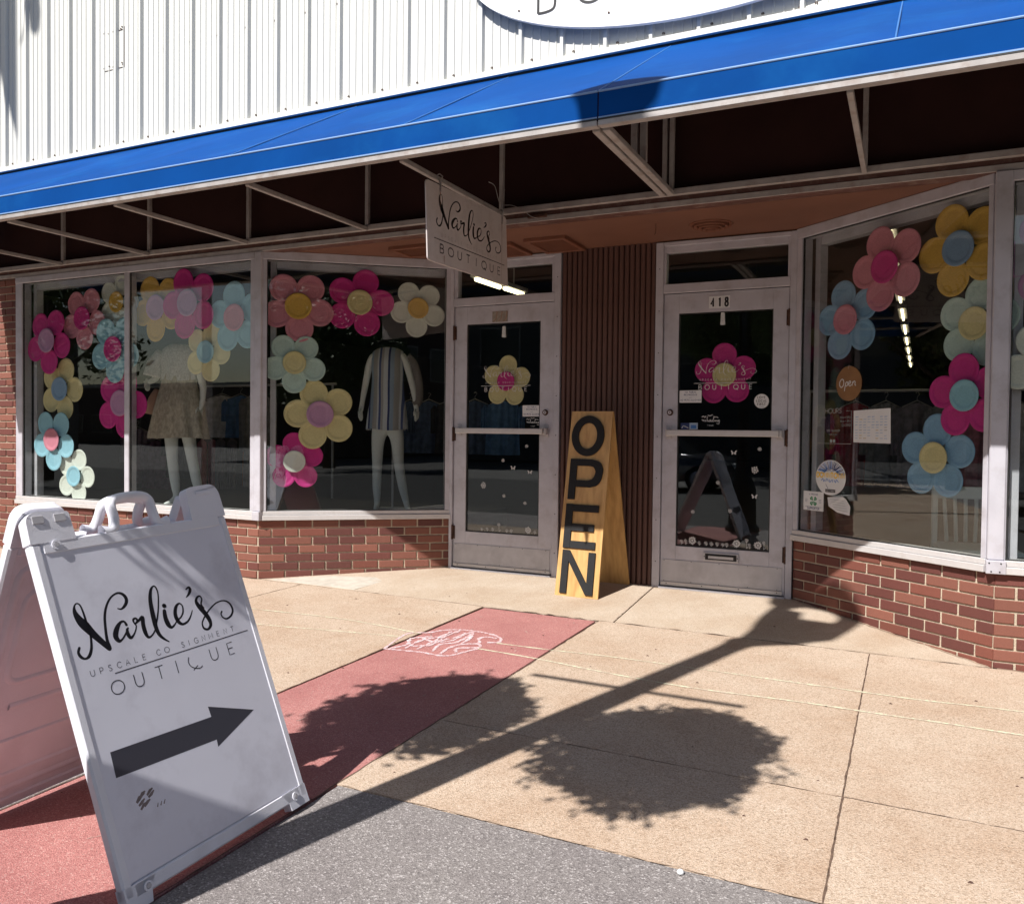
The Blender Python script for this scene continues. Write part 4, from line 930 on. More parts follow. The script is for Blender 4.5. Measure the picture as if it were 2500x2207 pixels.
R_('printed_poster', 'pale printed calendar sheet taped inside the right angled window beside the hours', 'poster', [('sheet', m, ['paper', 'palebl', 'tanp', 'vinylg'])])
m = MB(); m.disc(.33, .923, .129, -.0006, 40, sz=.905)
for k in range(26):
    t = PI*(.06+.88*k/25); r0 = .02; r1 = .124
    ribbon(m, [(.33+math.cos(t)*.05*random.uniform(.8, 1.3), .945+math.sin(t)*.035), (.33+math.cos(t)*.09, .93+math.sin(t)*.085+random.uniform(-.004, .004)), (.33+math.cos(t)*.122, .926+math.sin(t)*.108)], random.uniform(.003, .007), -.0009, cap=False, mi=random.choice((1, 3)))
text(m, 'DOWNTOWN', .33, .923, .032, .0085, -.0016, track=.22, align='c', mi=2, cap=False, sx=.9)
text(m, 'SHOP', .33, .964, .018, .003, -.0016, track=.4, align='c', mi=1, cap=False)
for st in ([(.25, .90), (.265, .915), (.272, .895), (.285, .91)], [(.29, .895), (.30, .915), (.312, .897)], [(.32, .912), (.325, .893), (.345, .91), (.35, .893)], [(.36, .91), (.375, .893), (.38, .912), (.40, .895)]):
    ribbon(m, catmull(st, 4), .005, -.0016, cap=False, mi=3)
ribbon(m, [(.29, .88), (.31, .85)], .003, -.0016, cap=False, mi=1)
m.box(.287, .373, -.0016, -.0012, .826, .846, mi=4); text(m, 'MAIN STREET', .33, .831, .009, .0015, -.002, align='c', mi=0, cap=False, track=.3)
R_('round_window_sign', 'round blue and white Downtown sign in the right angled window', 'sign', [('print', m, ['paper', 'navy', 'yellowp', 'blueprint', 'ink'])])
m = MB(); m.box(.093, .273, -.0006, 0, .693, .822)
def rect_line(m, a, b, c, d, w, y, mi): ribbon(m, [(a, c), (b, c), (b, d), (a, d), (a, c)], w, y, cap=False, mi=mi)
text(m, 'A PROUD', .183, .797, .011, .002, -.001, track=.4, align='c', mi=2, cap=False)
text(m, 'SUPPORTER', .183, .700, .014, .0028, -.001, track=.25, align='c', mi=2, cap=False)
ribbon(m, [(.11, .718), (.256, .718)], .002, -.001, cap=False, mi=2)
for s1 in (-1, 1):
    for s2 in (-1, 1):
        x, z = .183+s1*.0155, .757+s2*.0155
        P = [(0, 0), (.5, 1.0), (.95, .95), (1.0, .5)]
        pts = [(.183+s1*.003, .757+s2*.003), (.183+s1*.008, .757+s2*.028), (.183+s1*.02, .757+s2*.031), (.183+s1*.024, .757+s2*.024), (.183+s1*.031, .757+s2*.02), (.183+s1*.028, .757+s2*.008)]
        ff = tuple(range(6)); m.add([(a, -.001, b) for a, b in pts], [ff], 1)
        text(m, 'H', x-.0035, z-.004, .009, .0014, -.0016, mi=0, cap=False)
ribbon(m, [(.183, .757), (.186, .737), (.192, .729)], .004, -.0012, cap=False, mi=1)
for xx in (.108, .232):
    for j in range(3): ribbon(m, [(xx, .768-j*.009), (xx+.022, .768-j*.009)], .002, -.001, cap=False, mi=2)
R_('clover_sticker', 'square white supporter sticker with a green four leaf clover near the right door', 'sticker', [('print', m, ['paper', 'greenp', 'navy'])])
m = MB(); n = 8
pts = [(.31, .792), (.33, .735), (.40, .70), (.505, .688), (.512, .745), (.47, .79), (.45, .805)]
m.add([(x, -.004-.01*abs(math.sin(i*1.3)), z) for i, (x, z) in enumerate(pts)], [tuple(range(7))])
for j in range(5): ribbon(m, [(.345+j*.01, .783-j*.016), (.46+j*.008, .778-j*.016)], .002, -.016, cap=False, mi=1)
R_('curled_paper', 'torn curling white paper taped right of the clover sticker', 'paper', [('sheet', m, ['paper', 'vinylg'])])

# ================================================================== PLASTIC SANDWICH BOARD
bh, bt, bro = 1.555, 0.362, 0.032
e_ = Vector((0.0155, 0.9994, 0.032)).normalized(); up_ = Vector((-0.354, -0.025, 0.935)); up_ = (up_-e_*up_.dot(e_)).normalized(); nn_ = e_.cross(up_)
B0 = Vector((2.915, -3.652, -0.058))
BM = Matrix(((e_.x, -nn_.x, up_.x, B0.x), (e_.y, -nn_.y, up_.y, B0.y), (e_.z, -nn_.z, up_.z, B0.z), (0, 0, 0, 1)))
SB = thing('sandwich_board', "white plastic Narlie's sandwich board with a charcoal arrow standing on the red paving", 'sandwich board', T(B0))
SBi = T(-B0)
WB, HB = .703, 1.0
def board_body(front):
    m = MB(); th = .034
    m.box(.0, .030, 0, th, .028, HB, .006)            # stiles
    m.box(WB-.030, WB, 0, th, .020, HB, .006)
    m.box(.030, WB-.030, 0, th, .965, 1.006, .006)      # head
    m.box(.030, WB-.030, 0, th, .022, .062, .005)     # foot rail
    m.box(.025, WB-.025, .008, th-.006, .055, .97)
    m.poly([(0, -.004), (.074, -.004), (.082, .03), (.1, .06), (0, .06)], .0, th)
    m.poly([(WB-.083, .0), (WB, .0), (WB-.002, .06), (WB-.11, .06), (WB-.088, .028)], .0, th)
    m.poly(rounded([(.0, 1.0), (.137, 1.0), (.134, 1.083), (.02, 1.092), (.004, 1.07)], [.004, .004, .01, .02, .01], 3), -.001, th+.001)
    m.poly(rounded([(.556, 1.0), (WB, 1.0), (WB, 1.095), (.68, 1.118), (.566, 1.112)], [.004, .004, .02, .02, .02], 3), -.001, th+.001)
    for x0_ in (.02, .085): m.box(x0_, x0_+.035, -.004, -.0012, 1.055, 1.078, .003, mi=1)
    m.box(.60, .66, -.004, -.0012, 1.082, 1.096, .002, mi=0)
    for x_, z_ in ((.072, .990), (.648, .036), (.070, .038)):
        m.lathe([(.014, -.0005), (.014, -.004), (.008, -.004), (.007, .004)], 16, axis='y', off=(x_, 0, z_))
        m.cyl((x_, .002, z_), (x_, -.005, z_), .0068, n=12, mi=1)
    return m
def handle():
    m = MB()
    pts = catmull([(.235, 1.004), (.272, 1.012), (.286, 1.045), (.286, 1.085), (.302, 1.104), (.35, 1.109), (.40, 1.106), (.425, 1.09), (.428, 1.05), (.436, 1.015), (.47, 1.006)], 5)
    V = []; F = []; n = len(pts); k = 8
    for i, (x, z) in enumerate(pts):
        a = pts[max(i-1, 0)]; b = pts[min(i+1, n-1)]; dx, dz = b[0]-a[0], b[1]-a[1]; l = math.hypot(dx, dz); nx, nz = -dz/l, dx/l
        h = .014 + .012*max(0, 1-min(i, n-1-i)/4)
        for q in range(k):
            t = 2*PI*q/k+PI/8; rad = h/math.cos(PI/8); V.append((x+nx*rad*math.cos(t), .017+.017*math.sin(t)/math.cos(PI/8)*.98, z+nz*rad*math.cos(t)))
    F = [(i*k+q, i*k+(q+1) % k, (i+1)*k+(q+1) % k, (i+1)*k+q) for i in range(n-1) for q in range(k)]
    m.add(V, F); return m
fb_ = board_body(True).build('front_panel', ['plastic', 'alu_dark'], SB, SBi @ BM)
hb = handle().build('handle', 'plastic', fb_, smooth=True)
m = MB(); m.poly([(.024, .066), (WB-.022, .062), (WB-.022, .972), (.024, .974)], .0025, .006)
ins = m.build('sign_insert', 'insert', fb_)
m = MB(); script(m, .06, .668, 1, 1, .0024, 1.0); m.build('script_lettering', 'ink', fb_)
m = MB()
ribbon(m, [(.143, .600), (.655, .600)], .0026, .0023, cap=False)
tx = [(.120, 'O'), (.197, 'U'), (.271, 'T'), (.3465, 'I'), (.479, 'U'), (.553, 'E')]
for x, c in tx:
    for st in glyph(c): ribbon(m, [(x+p[0]*.0385*1.1, .542+p[1]*.038) for p in st], .0026, .0023, cap=False)
ribbon(m, catmull([(.396, .577), (.391, .564), (.394, .551), (.405, .541), (.421, .535), (.431, .535), (.438, .539)], 4), .0026, .0023, cap=False)
ribbon(m, catmull([(.402, .534), (.413, .540), (.422, .544)], 4), .0026, .0023, cap=False)
m.build('lettering', 'ink', fb_)
m = MB()
for x, c in ((.072, 'U'), (.101, 'P'), (.128, 'S'), (.156, 'C'), (.184, 'A'), (.214, 'L'), (.242, 'E'), (.291, 'C'), (.320, 'O'), (.384, 'S'), (.413, 'I'), (.434, 'G'), (.465, 'N'), (.493, 'M'), (.526, 'E'), (.556, 'N'), (.587, 'T')):
    for st in glyph(c): ribbon(m, [(x+p[0]*.018, .611+p[1]*.0165) for p in st], .0016, .0023, cap=False)
m.build('fine_lettering', 'inkgrey', fb_)
m = MB(); m.add([(x, .0023, z) for x, z in ((.067, .402), (.064, .332), (.413, .312), (.411, .290), (.585, .349), (.415, .415), (.417, .382))], [(0, 1, 2, 3, 4, 5, 6)])
m.build('arrow', 'arrow', fb_)
m = MB()
for q in range(9):
    a = random.uniform(-.4, .4); x = .118+random.uniform(-.02, .025); z = .235+random.uniform(-.02, .022)
    ribbon(m, [(x, z, .006), (x+.012, z+.008+a*.01, .009), (x+.022, z+.012, .004)], None, .0023, cap=False)
for q in range(3): ribbon(m, [(.16+q*.011, .212, .004), (.165+q*.012, .222, .002)], None, .0023, cap=False)
m.build('dirt_smear', 'dirtprint', fb_)
# rear panel: mirrored, meets the front panel at the hinges
apex = B0 + up_*1.10 + Vector((-.045, 0, -.004))
bfoot = Vector((2.045, -3.64, -.058))
up2 = (apex-bfoot).normalized(); e2 = -e_; n2_ = e2.cross(up2); org = apex - up2*1.10 + e_*WB
RM = Matrix(((e2.x, -n2_.x, up2.x, org.x), (e2.y, -n2_.y, up2.y, org.y), (e2.z, -n2_.z, up2.z, org.z), (0, 0, 0, 1)))
rb = board_body(False).build('rear_panel', ['plastic', 'alu_dark'], SB, SBi @ RM)
handle().build('handle', 'plastic', rb, smooth=True)
m = MB()   # moulded ribs on the inside of the rear panel
for pts, w_ in ((rounded([(.09, .52), (.61, .52), (.61, .84), (.09, .84)], [.05]*4, 5)+[(.14, .52)], .012), ([(.12, .43), (.58, .43)], .014), ([(.1, .30), (.6, .30)], .008), (rounded([(.62, .28), (.66, .28), (.66, .46), (.62, .46)], [.015]*4, 4)+[(.635, .28)], .006), ([(.05, .16), (.65, .16)], .01), (rounded([(.05, .1), (.65, .1), (.65, .92), (.05, .92)], [.04]*4, 4)+[(.1, .1)], .014)):
    P = [(x, z) for x, z in pts]
    n = len(P); V = []; 
    for i in range(n):
        a = P[max(i-1, 0)]; b = P[min(i+1, n-1)]; dx, dz = b[0]-a[0], b[1]-a[1]; l = math.hypot(dx, dz) or 1; nx, nz = -dz/l, dx/l
        V += [(P[i][0]+nx*w_, .0275, P[i][1]+nz*w_), (P[i][0]+nx*w_*.4, .034, P[i][1]+nz*w_*.4), (P[i][0]-nx*w_*.4, .034, P[i][1]-nz*w_*.4), (P[i][0]-nx*w_, .0275, P[i][1]-nz*w_)]
    m.add(V, [(i*4+q, (i+1)*4+q, (i+1)*4+q+1, i*4+q+1) for i in range(n-1) for q in range(3)])
m.build('moulded_rib', 'plastic', rb, smooth=True)
m = MB(); m.poly([(.024, .066), (WB-.022, .062), (WB-.022, .972), (.024, .974)], .0025, .006); m.build('sign_insert', 'insert', rb)
m = MB(); script(m, .06, .668, 1, 1, .0024, 1.0); m.build('script_lettering', 'ink', rb)
m = MB(); m.add([(x, .0023, z) for x, z in ((.625, .402), (.63, .332), (.29, .312), (.29, .290), (.115, .349), (.29, .415), (.29, .382))], [(6, 5, 4, 3, 2, 1, 0)]); m.build('arrow', 'arrow', rb)
hm = MB()
for x_ in (.015, .07, .60, .66): hm.cyl((x_, .034+.006, 1.075), (x_+.03, .040, 1.075), .016, n=12)
hm.build('hinge', 'alu_dark', fb_)

# ================================================================== WOODEN OPEN SIGN
OPN = thing('wooden_open_sign', 'tall plywood A-frame OPEN sign with raised black letters between the doors', 'sandwich board', T((2.56, .68, .03)))
oi = T((-2.56, -.68, -.03))
def board4(bl, br, tr_, tl, th):
    bl, br, tr_, tl = map(Vector, (bl, br, tr_, tl)); n = (br-bl).cross(tl-bl).normalized()
    V = [bl, br, tr_, tl] + [p-n*th for p in (bl, br, tr_, tl)]
    return MB().add(V, [(0, 1, 2, 3), (7, 6, 5, 4), (0, 4, 5, 1), (1, 5, 6, 2), (2, 6, 7, 3), (3, 7, 4, 0)])
bl, br, tr_, tl = Vector((2.389, .452, .021)), Vector((2.724, .443, .020)), Vector((2.741, .672, 1.361)), Vector((2.418, .680, 1.361))
board4(bl, br, tr_, tl, .016).build('front_board', 'ply', OPN, oi)
board4((2.808, .925, .056), (2.47, .935, .058), (2.425, .702, 1.361), (2.742, .694, 1.361), .016).build('rear_board', 'ply', OPN, oi)
ux = (br-bl).normalized(); uz_ = (tl-bl); uz_ = (uz_-ux*uz_.dot(ux)); Hh = uz_.length; uz_.normalize(); uy = ux.cross(uz_); uy = -uy
ctr = (bl+br)/2
sh = ((tl+tr_)/2-ctr).dot(ux)/Hh
OM = Matrix(((ux.x, uy.x, uz_.x+ux.x*sh, bl.x), (ux.y, uy.y, uz_.y+ux.y*sh, bl.y), (ux.z, uy.z, uz_.z+ux.z*sh, bl.z), (0, 0, 0, 1)))
WW = .333; H_ = Hh
def uvp(u, v): return (u*WW, (1-v)*H_)
def letter(nm, mb_): mb_.build(nm, 'blackwood', OPN, oi @ OM)
TH = -.013
m = MB(); n = 40
c0 = uvp(.478, .1355); a0, b0 = .382*WW, .111*H_; t_ = .054
ring = []
for rr in ((a0, b0), (a0-t_, b0-t_)):
    for k in range(n): ring.append((c0[0]+rr[0]*math.cos(2*PI*k/n), c0[1]+rr[1]*math.sin(2*PI*k/n)))
V = [(x, TH, z) for x, z in ring] + [(x, -.0005, z) for x, z in ring]
F = [(k, (k+1) % n, n+(k+1) % n, n+k) for k in range(n)] + [(k, 2*n+k, 2*n+(k+1) % n, (k+1) % n) for k in range(n)] + [(n+k, n+(k+1) % n, 3*n+(k+1) % n, 3*n+k) for k in range(n)]
m.add(V, F); letter('letter', m)
m = MB()
pz = lambda v: (1-v)*H_
m.box(.118*WW, .118*WW+.055, TH, -.0005, pz(.483), pz(.263), .002)
Pp = [(.118*WW+.05, pz(.263)), (.62*WW, pz(.263)), (.80*WW, pz(.275)), (.885*WW, pz(.305)), (.895*WW, pz(.335)), (.86*WW, pz(.375)), (.78*WW, pz(.402)), (.62*WW, pz(.415)), (.118*WW+.05, pz(.415))]
Pi = [(.118*WW+.05, pz(.299)), (.58*WW, pz(.299)), (.67*WW, pz(.305)), (.72*WW, pz(.322)), (.725*WW, pz(.337)), (.70*WW, pz(.357)), (.65*WW, pz(.371)), (.56*WW, pz(.378)), (.118*WW+.05, pz(.378))]
Po = catmull(Pp[1:-1], 4); Pn = catmull(Pi[1:-1], 4); Po = [Pp[0]]+Po+[Pp[-1]]; Pn = [Pi[0]]+Pn+[Pi[-1]]; n = len(Po)
V = [(x, TH+.0004, z) for x, z in Po+Pn] + [(x, -.0005, z) for x, z in Po+Pn]
m.add(V, [(k, n+k, n+k+1, k+1) for k in range(n-1)] + [(k, k+1, 2*n+k+1, 2*n+k) for k in range(n-1)] + [(n+k, 3*n+k, 3*n+k+1, n+k+1) for k in range(n-1)]); letter('letter', m)
m = MB()
xl = .105*WW
m.box(xl, xl+.055, TH, -.0005, pz(.745), pz(.508), .002)
m.box(xl+.054, .875*WW, TH+.0004, -.0005, pz(.548), pz(.510), .002); m.box(xl+.054, .80*WW, TH+.0004, -.0005, pz(.652), pz(.613), .002); m.box(xl+.054, .86*WW, TH+.0004, -.0005, pz(.745), pz(.705), .002)
letter('letter', m)
m = MB()
xl = .115*WW; xr = .885*WW
m.box(xl, xl+.053, TH, -.0005, pz(.985), pz(.755), .002); m.box(xr-.053, xr, TH, -.0005, pz(.985), pz(.760), .002)
m.poly([(xl+.002, pz(.756)), (xl+.056, pz(.756)), (xr-.002, pz(.984)), (xr-.056, pz(.984))][::-1], TH+.0005, -.0005); letter('letter', m)

# ================================================================== CHALK
ch = thing('chalk_drawing', 'white and pink scribbled chalk drawing on the red paving', 'chalk drawing', T((2.3, -.95, gz(2.3, -.95))))
CHK = [[(2.05, -1.232), (1.985, -0.89), (2.082, -0.811), (2.131, -0.72), (2.218, -0.656), (2.346, -0.641), (2.451, -0.664), (2.533, -0.722), (2.558, -0.798), (2.502, -0.838)], [(2.05, -1.232), (2.131, -1.216), (2.271, -1.194), (2.402, -1.203), (2.452, -1.163), (2.481, -1.082), (2.52, -0.97)], [(2.075, -1.21), (2.117, -1.094), (2.067, -0.974), (2.155, -0.876)], [(2.152, -1.168), (2.14, -0.984), (2.196, -0.854), (2.193, -0.708)], [(2.22, -1.154), (2.218, -0.892), (2.23, -0.677)], [(2.094, -0.909), (2.212, -0.97), (2.301, -0.898), (2.284, -0.701)], [(2.318, -1.147), (2.284, -1.004), (2.342, -0.924), (2.338, -0.751), (2.315, -0.658)], [(2.386, -1.177), (2.365, -1.054), (2.392, -0.945), (2.467, -0.881), (2.421, -0.783), (2.445, -0.729), (2.513, -0.733)], [(2.279, -0.859), (2.315, -0.685), (2.37, -0.81), (2.383, -0.95)], [(2.237, -1.076), (2.241, -0.93), (2.175, -0.865)], [(2.159, -1.118), (2.235, -1.03), (2.259, -0.87)], [(2.443, -1.102), (2.413, -1.028), (2.511, -0.952), (2.467, -0.881)]]
def gribbon(m, pts, w, top, mi=0, mtx=(0, 0, 0)):
    P = catmull(pts, 9); n = len(P); V = []
    OFF[0] = (OFF[0]+1) % 5
    for i in range(n):
        a = P[max(i-1, 0)]; b = P[min(i+1, n-1)]; dx, dy = b[0]-a[0], b[1]-a[1]; l = math.hypot(dx, dy) or 1; ww = w*random.uniform(.35, 1.3)/2
        for s_ in (1, -1):
            x = P[i][0]-dy/l*ww*s_; y = P[i][1]+dx/l*ww*s_; V.append((x-mtx[0], y-mtx[1], gz(x, y)+top+OFF[0]*.0002-mtx[2]))
    m.add(V, [(2*i, 2*i+1, 2*i+3, 2*i+2) for i in range(n-1)], mi)
m = MB()
for st in CHK: gribbon(m, st, .023, .0015, 0, (2.3, -.95, gz(2.3, -.95)))
m.build('chalk_mark', 'chalk', ch)
for lab, st in (('upper pale chalk line running right of the red paving towards the brick', [(2.56, -.825), (2.902, -.81), (3.26, -.777), (3.81, -.777), (4.30, -.778), (4.75, -.778), (5.2, -.74), (6.2, -.73)]),
                ('lower pale chalk line running right of the red paving', [(2.52, -.98), (2.9, -1.009), (3.36, -1.076), (3.78, -1.107), (4.245, -1.077), (4.59, -1.078), (4.87, -1.072), (5.16, -1.077), (6.3, -1.06)]),
                ('upper pale chalk line left of the red paving', [(-1.0, -.86), (0.1, -.84), (.684, -.828), (1.422, -.774), (2.058, -.851)]),
                ('lower pale chalk line left of the red paving', [(-1.0, -1.2), (0.2, -1.18), (1.033, -1.133), (1.5, -1.05), (1.992, -.964)])):
    o_ = thing('chalk_line', lab, 'chalk line', T((st[0][0], st[0][1], gz(*st[0]))), 'pale chalk lines along the pavement')
    m = MB(); gribbon(m, st, .017, .0015, 0, (st[0][0], st[0][1], gz(*st[0]))); m.build('chalk_mark', 'chalky', o_)
# worn joints between the slabs: grit-filled cracks with uneven edges
def crack(x0, y0, x1, y1, w, n=40, wob=.0022, parent=sw, mtl='crack'):
    rnd = random.Random(int(x0*97+y0*31+x1*13)); P = []
    for i in range(n+1):
        f = i/n; P.append((x0+(x1-x0)*f+rnd.gauss(0, wob), y0+(y1-y0)*f+rnd.gauss(0, wob)))
    m = MB(); V = []
    for i, (x, y) in enumerate(P):
        a = P[max(i-1, 0)]; b = P[min(i+1, n)]; dx, dy = b[0]-a[0], b[1]-a[1]; l = math.hypot(dx, dy) or 1; ww = w*rnd.uniform(.35, 1.3)/2
        for s_ in (1, -1):
            X = x-dy/l*ww*s_; Y = y+dx/l*ww*s_; V.append((X, Y, gz(X, Y)+.0012))
    m.add(V, [(2*i+1, 2*i, 2*i+2, 2*i+3) for i in range(n)]); return m.build('joint_crack', mtl, parent)
M['crack'] = mat('dark_crack_grit', (0.16, 0.10, 0.07), .95, noise=.4, nscale=60)
M['stain'] = mat('brown_joint_stain', (0.40, 0.29, 0.21), .95, noise=.25, nscale=30)
crack(2.92, -2.05, 7, -2.05, .0032, 90, .0014); crack(4.522, -2.77, 4.522, -.02, .0065, 70, .0016); crack(2.92, -2.77, 6.5, -2.77, .005, 90, .003, mtl='stain')
crack(0.02, -.004, 7, -.004, .008, 130); crack(-2.9, -.006, 0.02, -.004, .006, 50); crack(2.994, .0, 2.994, .93, .006, 30)
crack(2.90, -.02, 2.90, -4.4, .006, 80); crack(2.045, -.03, 2.045, -4.4, .007, 80); crack(.44, -.02, .44, -2.0, .006, 40); crack(-1.1, -.02, -1.1, -2.0, .006, 40)
def seg(w, u0, u1, wd=.012, dz=-.012):
    W = WALL[w]; a = W @ Vector((u0, dz, 0)); b = W @ Vector((u1, dz, 0)); crack(a.x, a.y, b.x, b.y, wd, 50, .003, mtl='stain'); 
seg('L', .02, LL-.05); seg('R', .02, RL-.02); seg('F', -2.9, -.02); seg('F', 5.15, 7)
M['scuff'] = mat('worn_pink_scuff', (0.50, 0.30, 0.27), .95, noise=.35, nscale=50)
rs_ = random.Random(21)
for q in range(26):
    x = rs_.uniform(2.08, 2.86); y = rs_.uniform(-4.2, -.1); a = rs_.uniform(-.6, .6)+PI/2; l = rs_.uniform(.015, .06)
    crack(x, y, x+l*math.cos(a), y+l*math.sin(a), rs_.uniform(.004, .012), 8, .003, mtl='scuff')
# litter: small stones and leaf bits
deb = MB(); rr_ = random.Random(5)
for i in range(70):
    x = rr_.uniform(0.3, 5.3); y = rr_.uniform(-4.0, .5); s = rr_.uniform(.003, .009); z = gz(x, y)
    if y > 0 and (x < 1.2 or x > 4): continue
    deb.add([(x-s, y-s*.6, z+.001), (x+s, y-s*.4, z+.001), (x+s*.7, y+s*.6, z+.001), (x-s*.5, y+s*.7, z+.001), (x, y, z+s*.7)], [(0, 1, 4), (1, 2, 4), (2, 3, 4), (3, 0, 4)])
deb.build('grit', 'rust', kind='stuff')
st = thing('pebble', 'small white pebble on the grey paving at the bottom of the picture', 'pebble', T((4.14, -2.80, gz(4.14, -2.80))))
pb = MB().lathe([(.001, 0.001), (.010, .002), (.011, .008), (.006, .013), (.001, .014)], 8); pb.build('stone', 'paper', st, smooth=True)

# table foot at the right edge
ft = thing('cafe_table', 'black metal table foot just showing at the right edge of the pavement', 'table', T((5.262, -.58, gz(5.25, -.58))))
m = MB(); m.lathe([(.001, .004), (.033, .004), (.035, .012), (.030, .02), (.012, .024), (.001, .024)], 20); m.tube(catmull([(0, 0, .02), (.02, 0, .12), (.06, 0, .3), (.16, 0, .5), (.3, 0, .62)], 5), .011, 8); m.build('leg', 'blackm', ft, smooth=True)
m = MB()
for a in (PI/2+.2, PI+.3, -PI/2-.1):
    q = Matrix.Rotation(a, 4, 'Z')
    P = [Vector((.3, 0, 0)) + (q @ Vector((-x_, 0, 0))) + Vector((0, 0, z_)) for x_, z_ in ((.3, .02), (.28, .12), (.24, .3), (.14, .5), (0, .62))]
    m.tube(P, .011, 8)
m.build('leg', 'blackm', ft, smooth=True)
m = MB(); m.lathe([(.001, .60), (.06, .62), (.30, .70), (.30, .715), (.001, .715)], 28, off=(.30, 0, 0)); m.build('table_top', 'blackm', ft)

# ================================================================== MANNEQUINS, CLOTHES, CHAIR, LIGHTS INSIDE
def skin_body(name, verts, edges, radii, mtl, parent, root=0):
    me = bpy.data.meshes.new(name); me.from_pydata(verts, edges, []); me.materials.append(M[mtl])
    o_ = link(name, me, parent); md = o_.modifiers.new('skin', 'SKIN'); md.use_smooth_shade = True
    for i, v in enumerate(me.skin_vertices[0].data):
        r = radii[i]; v.radius = (r, r) if not isinstance(r, tuple) else r; v.use_root = (i == root)
    s_ = o_.modifiers.new('sub', 'SUBSURF'); s_.levels = 2; s_.render_levels = 2
    return o_
def mannequin(lab, P0, rz, hem, pose):
    t = thing('mannequin', lab, 'mannequin', TR(P0[0], P0[1], P0[2], rz))
    V = [(0, 0, .84), (0, 0, .98), (0, 0, 1.14), (0, 0, 1.30), (0, 0, 1.40), (0, .0, 1.50)]
    R0 = [(.125, .09), (.11, .08), (.095, .075), (.12, .085), (.085, .06), (.045, .045)]
    E_ = [(0, 1), (1, 2), (2, 3), (3, 4), (4, 5)]
    for s_ in (-1, 1):
        L_ = pose['L' if s_ < 0 else 'R']; pts, rad = L_['leg']; prev = 0
        for p, r in zip(pts, rad): V.append(p); R0.append(r); E_.append((prev, len(V)-1)); prev = len(V)-1
        pts, rad = L_['arm']; prev = 4
        for p, r in zip(pts, rad): V.append(p); R0.append(r); E_.append((prev, len(V)-1)); prev = len(V)-1
    skin_body('body', V, E_, R0, 'skin', t)
    # hands: five short finger chains each
    for s_ in (-1, 1):
        hx, hy, hz = pose['L' if s_ < 0 else 'R']['arm'][0][-1]
        m_ = MB()
        for k in range(4):
            m_.tube([(hx+s_*.004+(k-1.5)*.004, hy+(k-1.5)*.017, hz+.01), (hx+(k-1.5)*.004, hy+(k-1.5)*.019, hz-.045), (hx-s_*.008, hy+(k-1.5)*.018-.008, hz-.085+abs(k-1.4)*.008)], [.0095, .0085, .005], 6)
        m_.tube([(hx-s_*.006, hy-.02, hz+.03), (hx-s_*.012, hy-.045, hz+.0), (hx-s_*.012, hy-.052, hz-.03)], [.011, .010, .006], 6)
        m_.build('fingers', 'skin', t, smooth=True)
    return t
def sweep_cloth(name, rings, mtl, parent, fold=.0, nf=9, n=48, seed=0, extra=None):
    """rings: (z, cx, cy, rx, ry)"""
    rnd = random.Random(seed); ph = [rnd.uniform(0, 6) for _ in range(4)]; V = []; F = []
    R_2 = catmull(rings, 4)
    zt, zb = R_2[0][0], R_2[-1][0]
    for z, cx, cy, rx, ry in R_2:
        tt = (zt-z)/(zt-zb)
        for k in range(n):
            a = 2*PI*k/n; f = 1+fold*tt*(math.sin(nf*a+ph[0]+2*tt)+.5*math.sin((nf+4)*a+ph[1]-tt*3))
            V.append((cx+rx*f*math.cos(a), cy+ry*f*math.sin(a), z+.008*tt*math.sin(3*a+ph[2])))
    m_ = len(R_2)
    F = [(i*n+k, (i+1)*n+k, (i+1)*n+(k+1) % n, i*n+(k+1) % n) for i in range(m_-1) for k in range(n)]
    return MB().add(V, F).build(name, mtl, parent, smooth=True)
# striped-dress mannequin behind the angled window
pose = {'L': {'leg': ([(-.09, 0, .74), (-.10, .01, .42), (-.105, .02, .20), (-.10, .02, .07), (-.085, -.05, .02), (-.075, -.13, .012)], [.070, .050, .043, .030, .026, .018]),
              'arm': ([(-.145, 0, 1.42), (-.185, 0, 1.32), (-.225, .01, 1.12), (-.24, -.01, 1.0), (-.25, -.03, .90)], [.045, .036, .031, .024, .024])},
        'R': {'leg': ([(.09, 0, .74), (.115, -.02, .42), (.15, 0, .20), (.18, .01, .07), (.21, -.05, .02), (.245, -.12, .012)], [.070, .050, .043, .030, .026, .018]),
              'arm': ([(.145, 0, 1.42), (.185, .01, 1.32), (.235, .03, 1.12), (.262, .01, 1.0), (.28, -.01, .90)], [.045, .036, .031, .024, .024])}}
m2_ = mannequin('headless white mannequin in a blue and grey striped dress behind the angled window', (.31, 1.36, .472), math.radians(18), 0, pose)
sweep_cloth('dress', [(1.50, 0, 0, .065, .055), (1.485, 0, 0, .11, .065), (1.45, 0, 0, .150, .08), (1.36, 0, 0, .155, .105), (1.22, 0, 0, .145, .105), (1.05, 0, 0, .155, .11), (.90, 0, 0, .178, .12), (.74, 0, 0, .198, .13)], 'stripes', m2_, .05, 7, seed=3)
m = MB(); m.tube(catmull([(.17, .03, 1.42), (.235, .05, 1.34), (.275, .06, 1.18), (.285, .03, 1.02), (.25, .02, .97)], 5), [.042]*21, 10); m.build('draped_sweater', 'sweater', m2_, smooth=True)
m = MB(); m.cyl((.03, .08, 0), (.03, .08, .78), .011, n=8); m.box(-.10, .16, .0, .16, 0, .008, .003); m.build('stand', 'alu_dark', m2_)
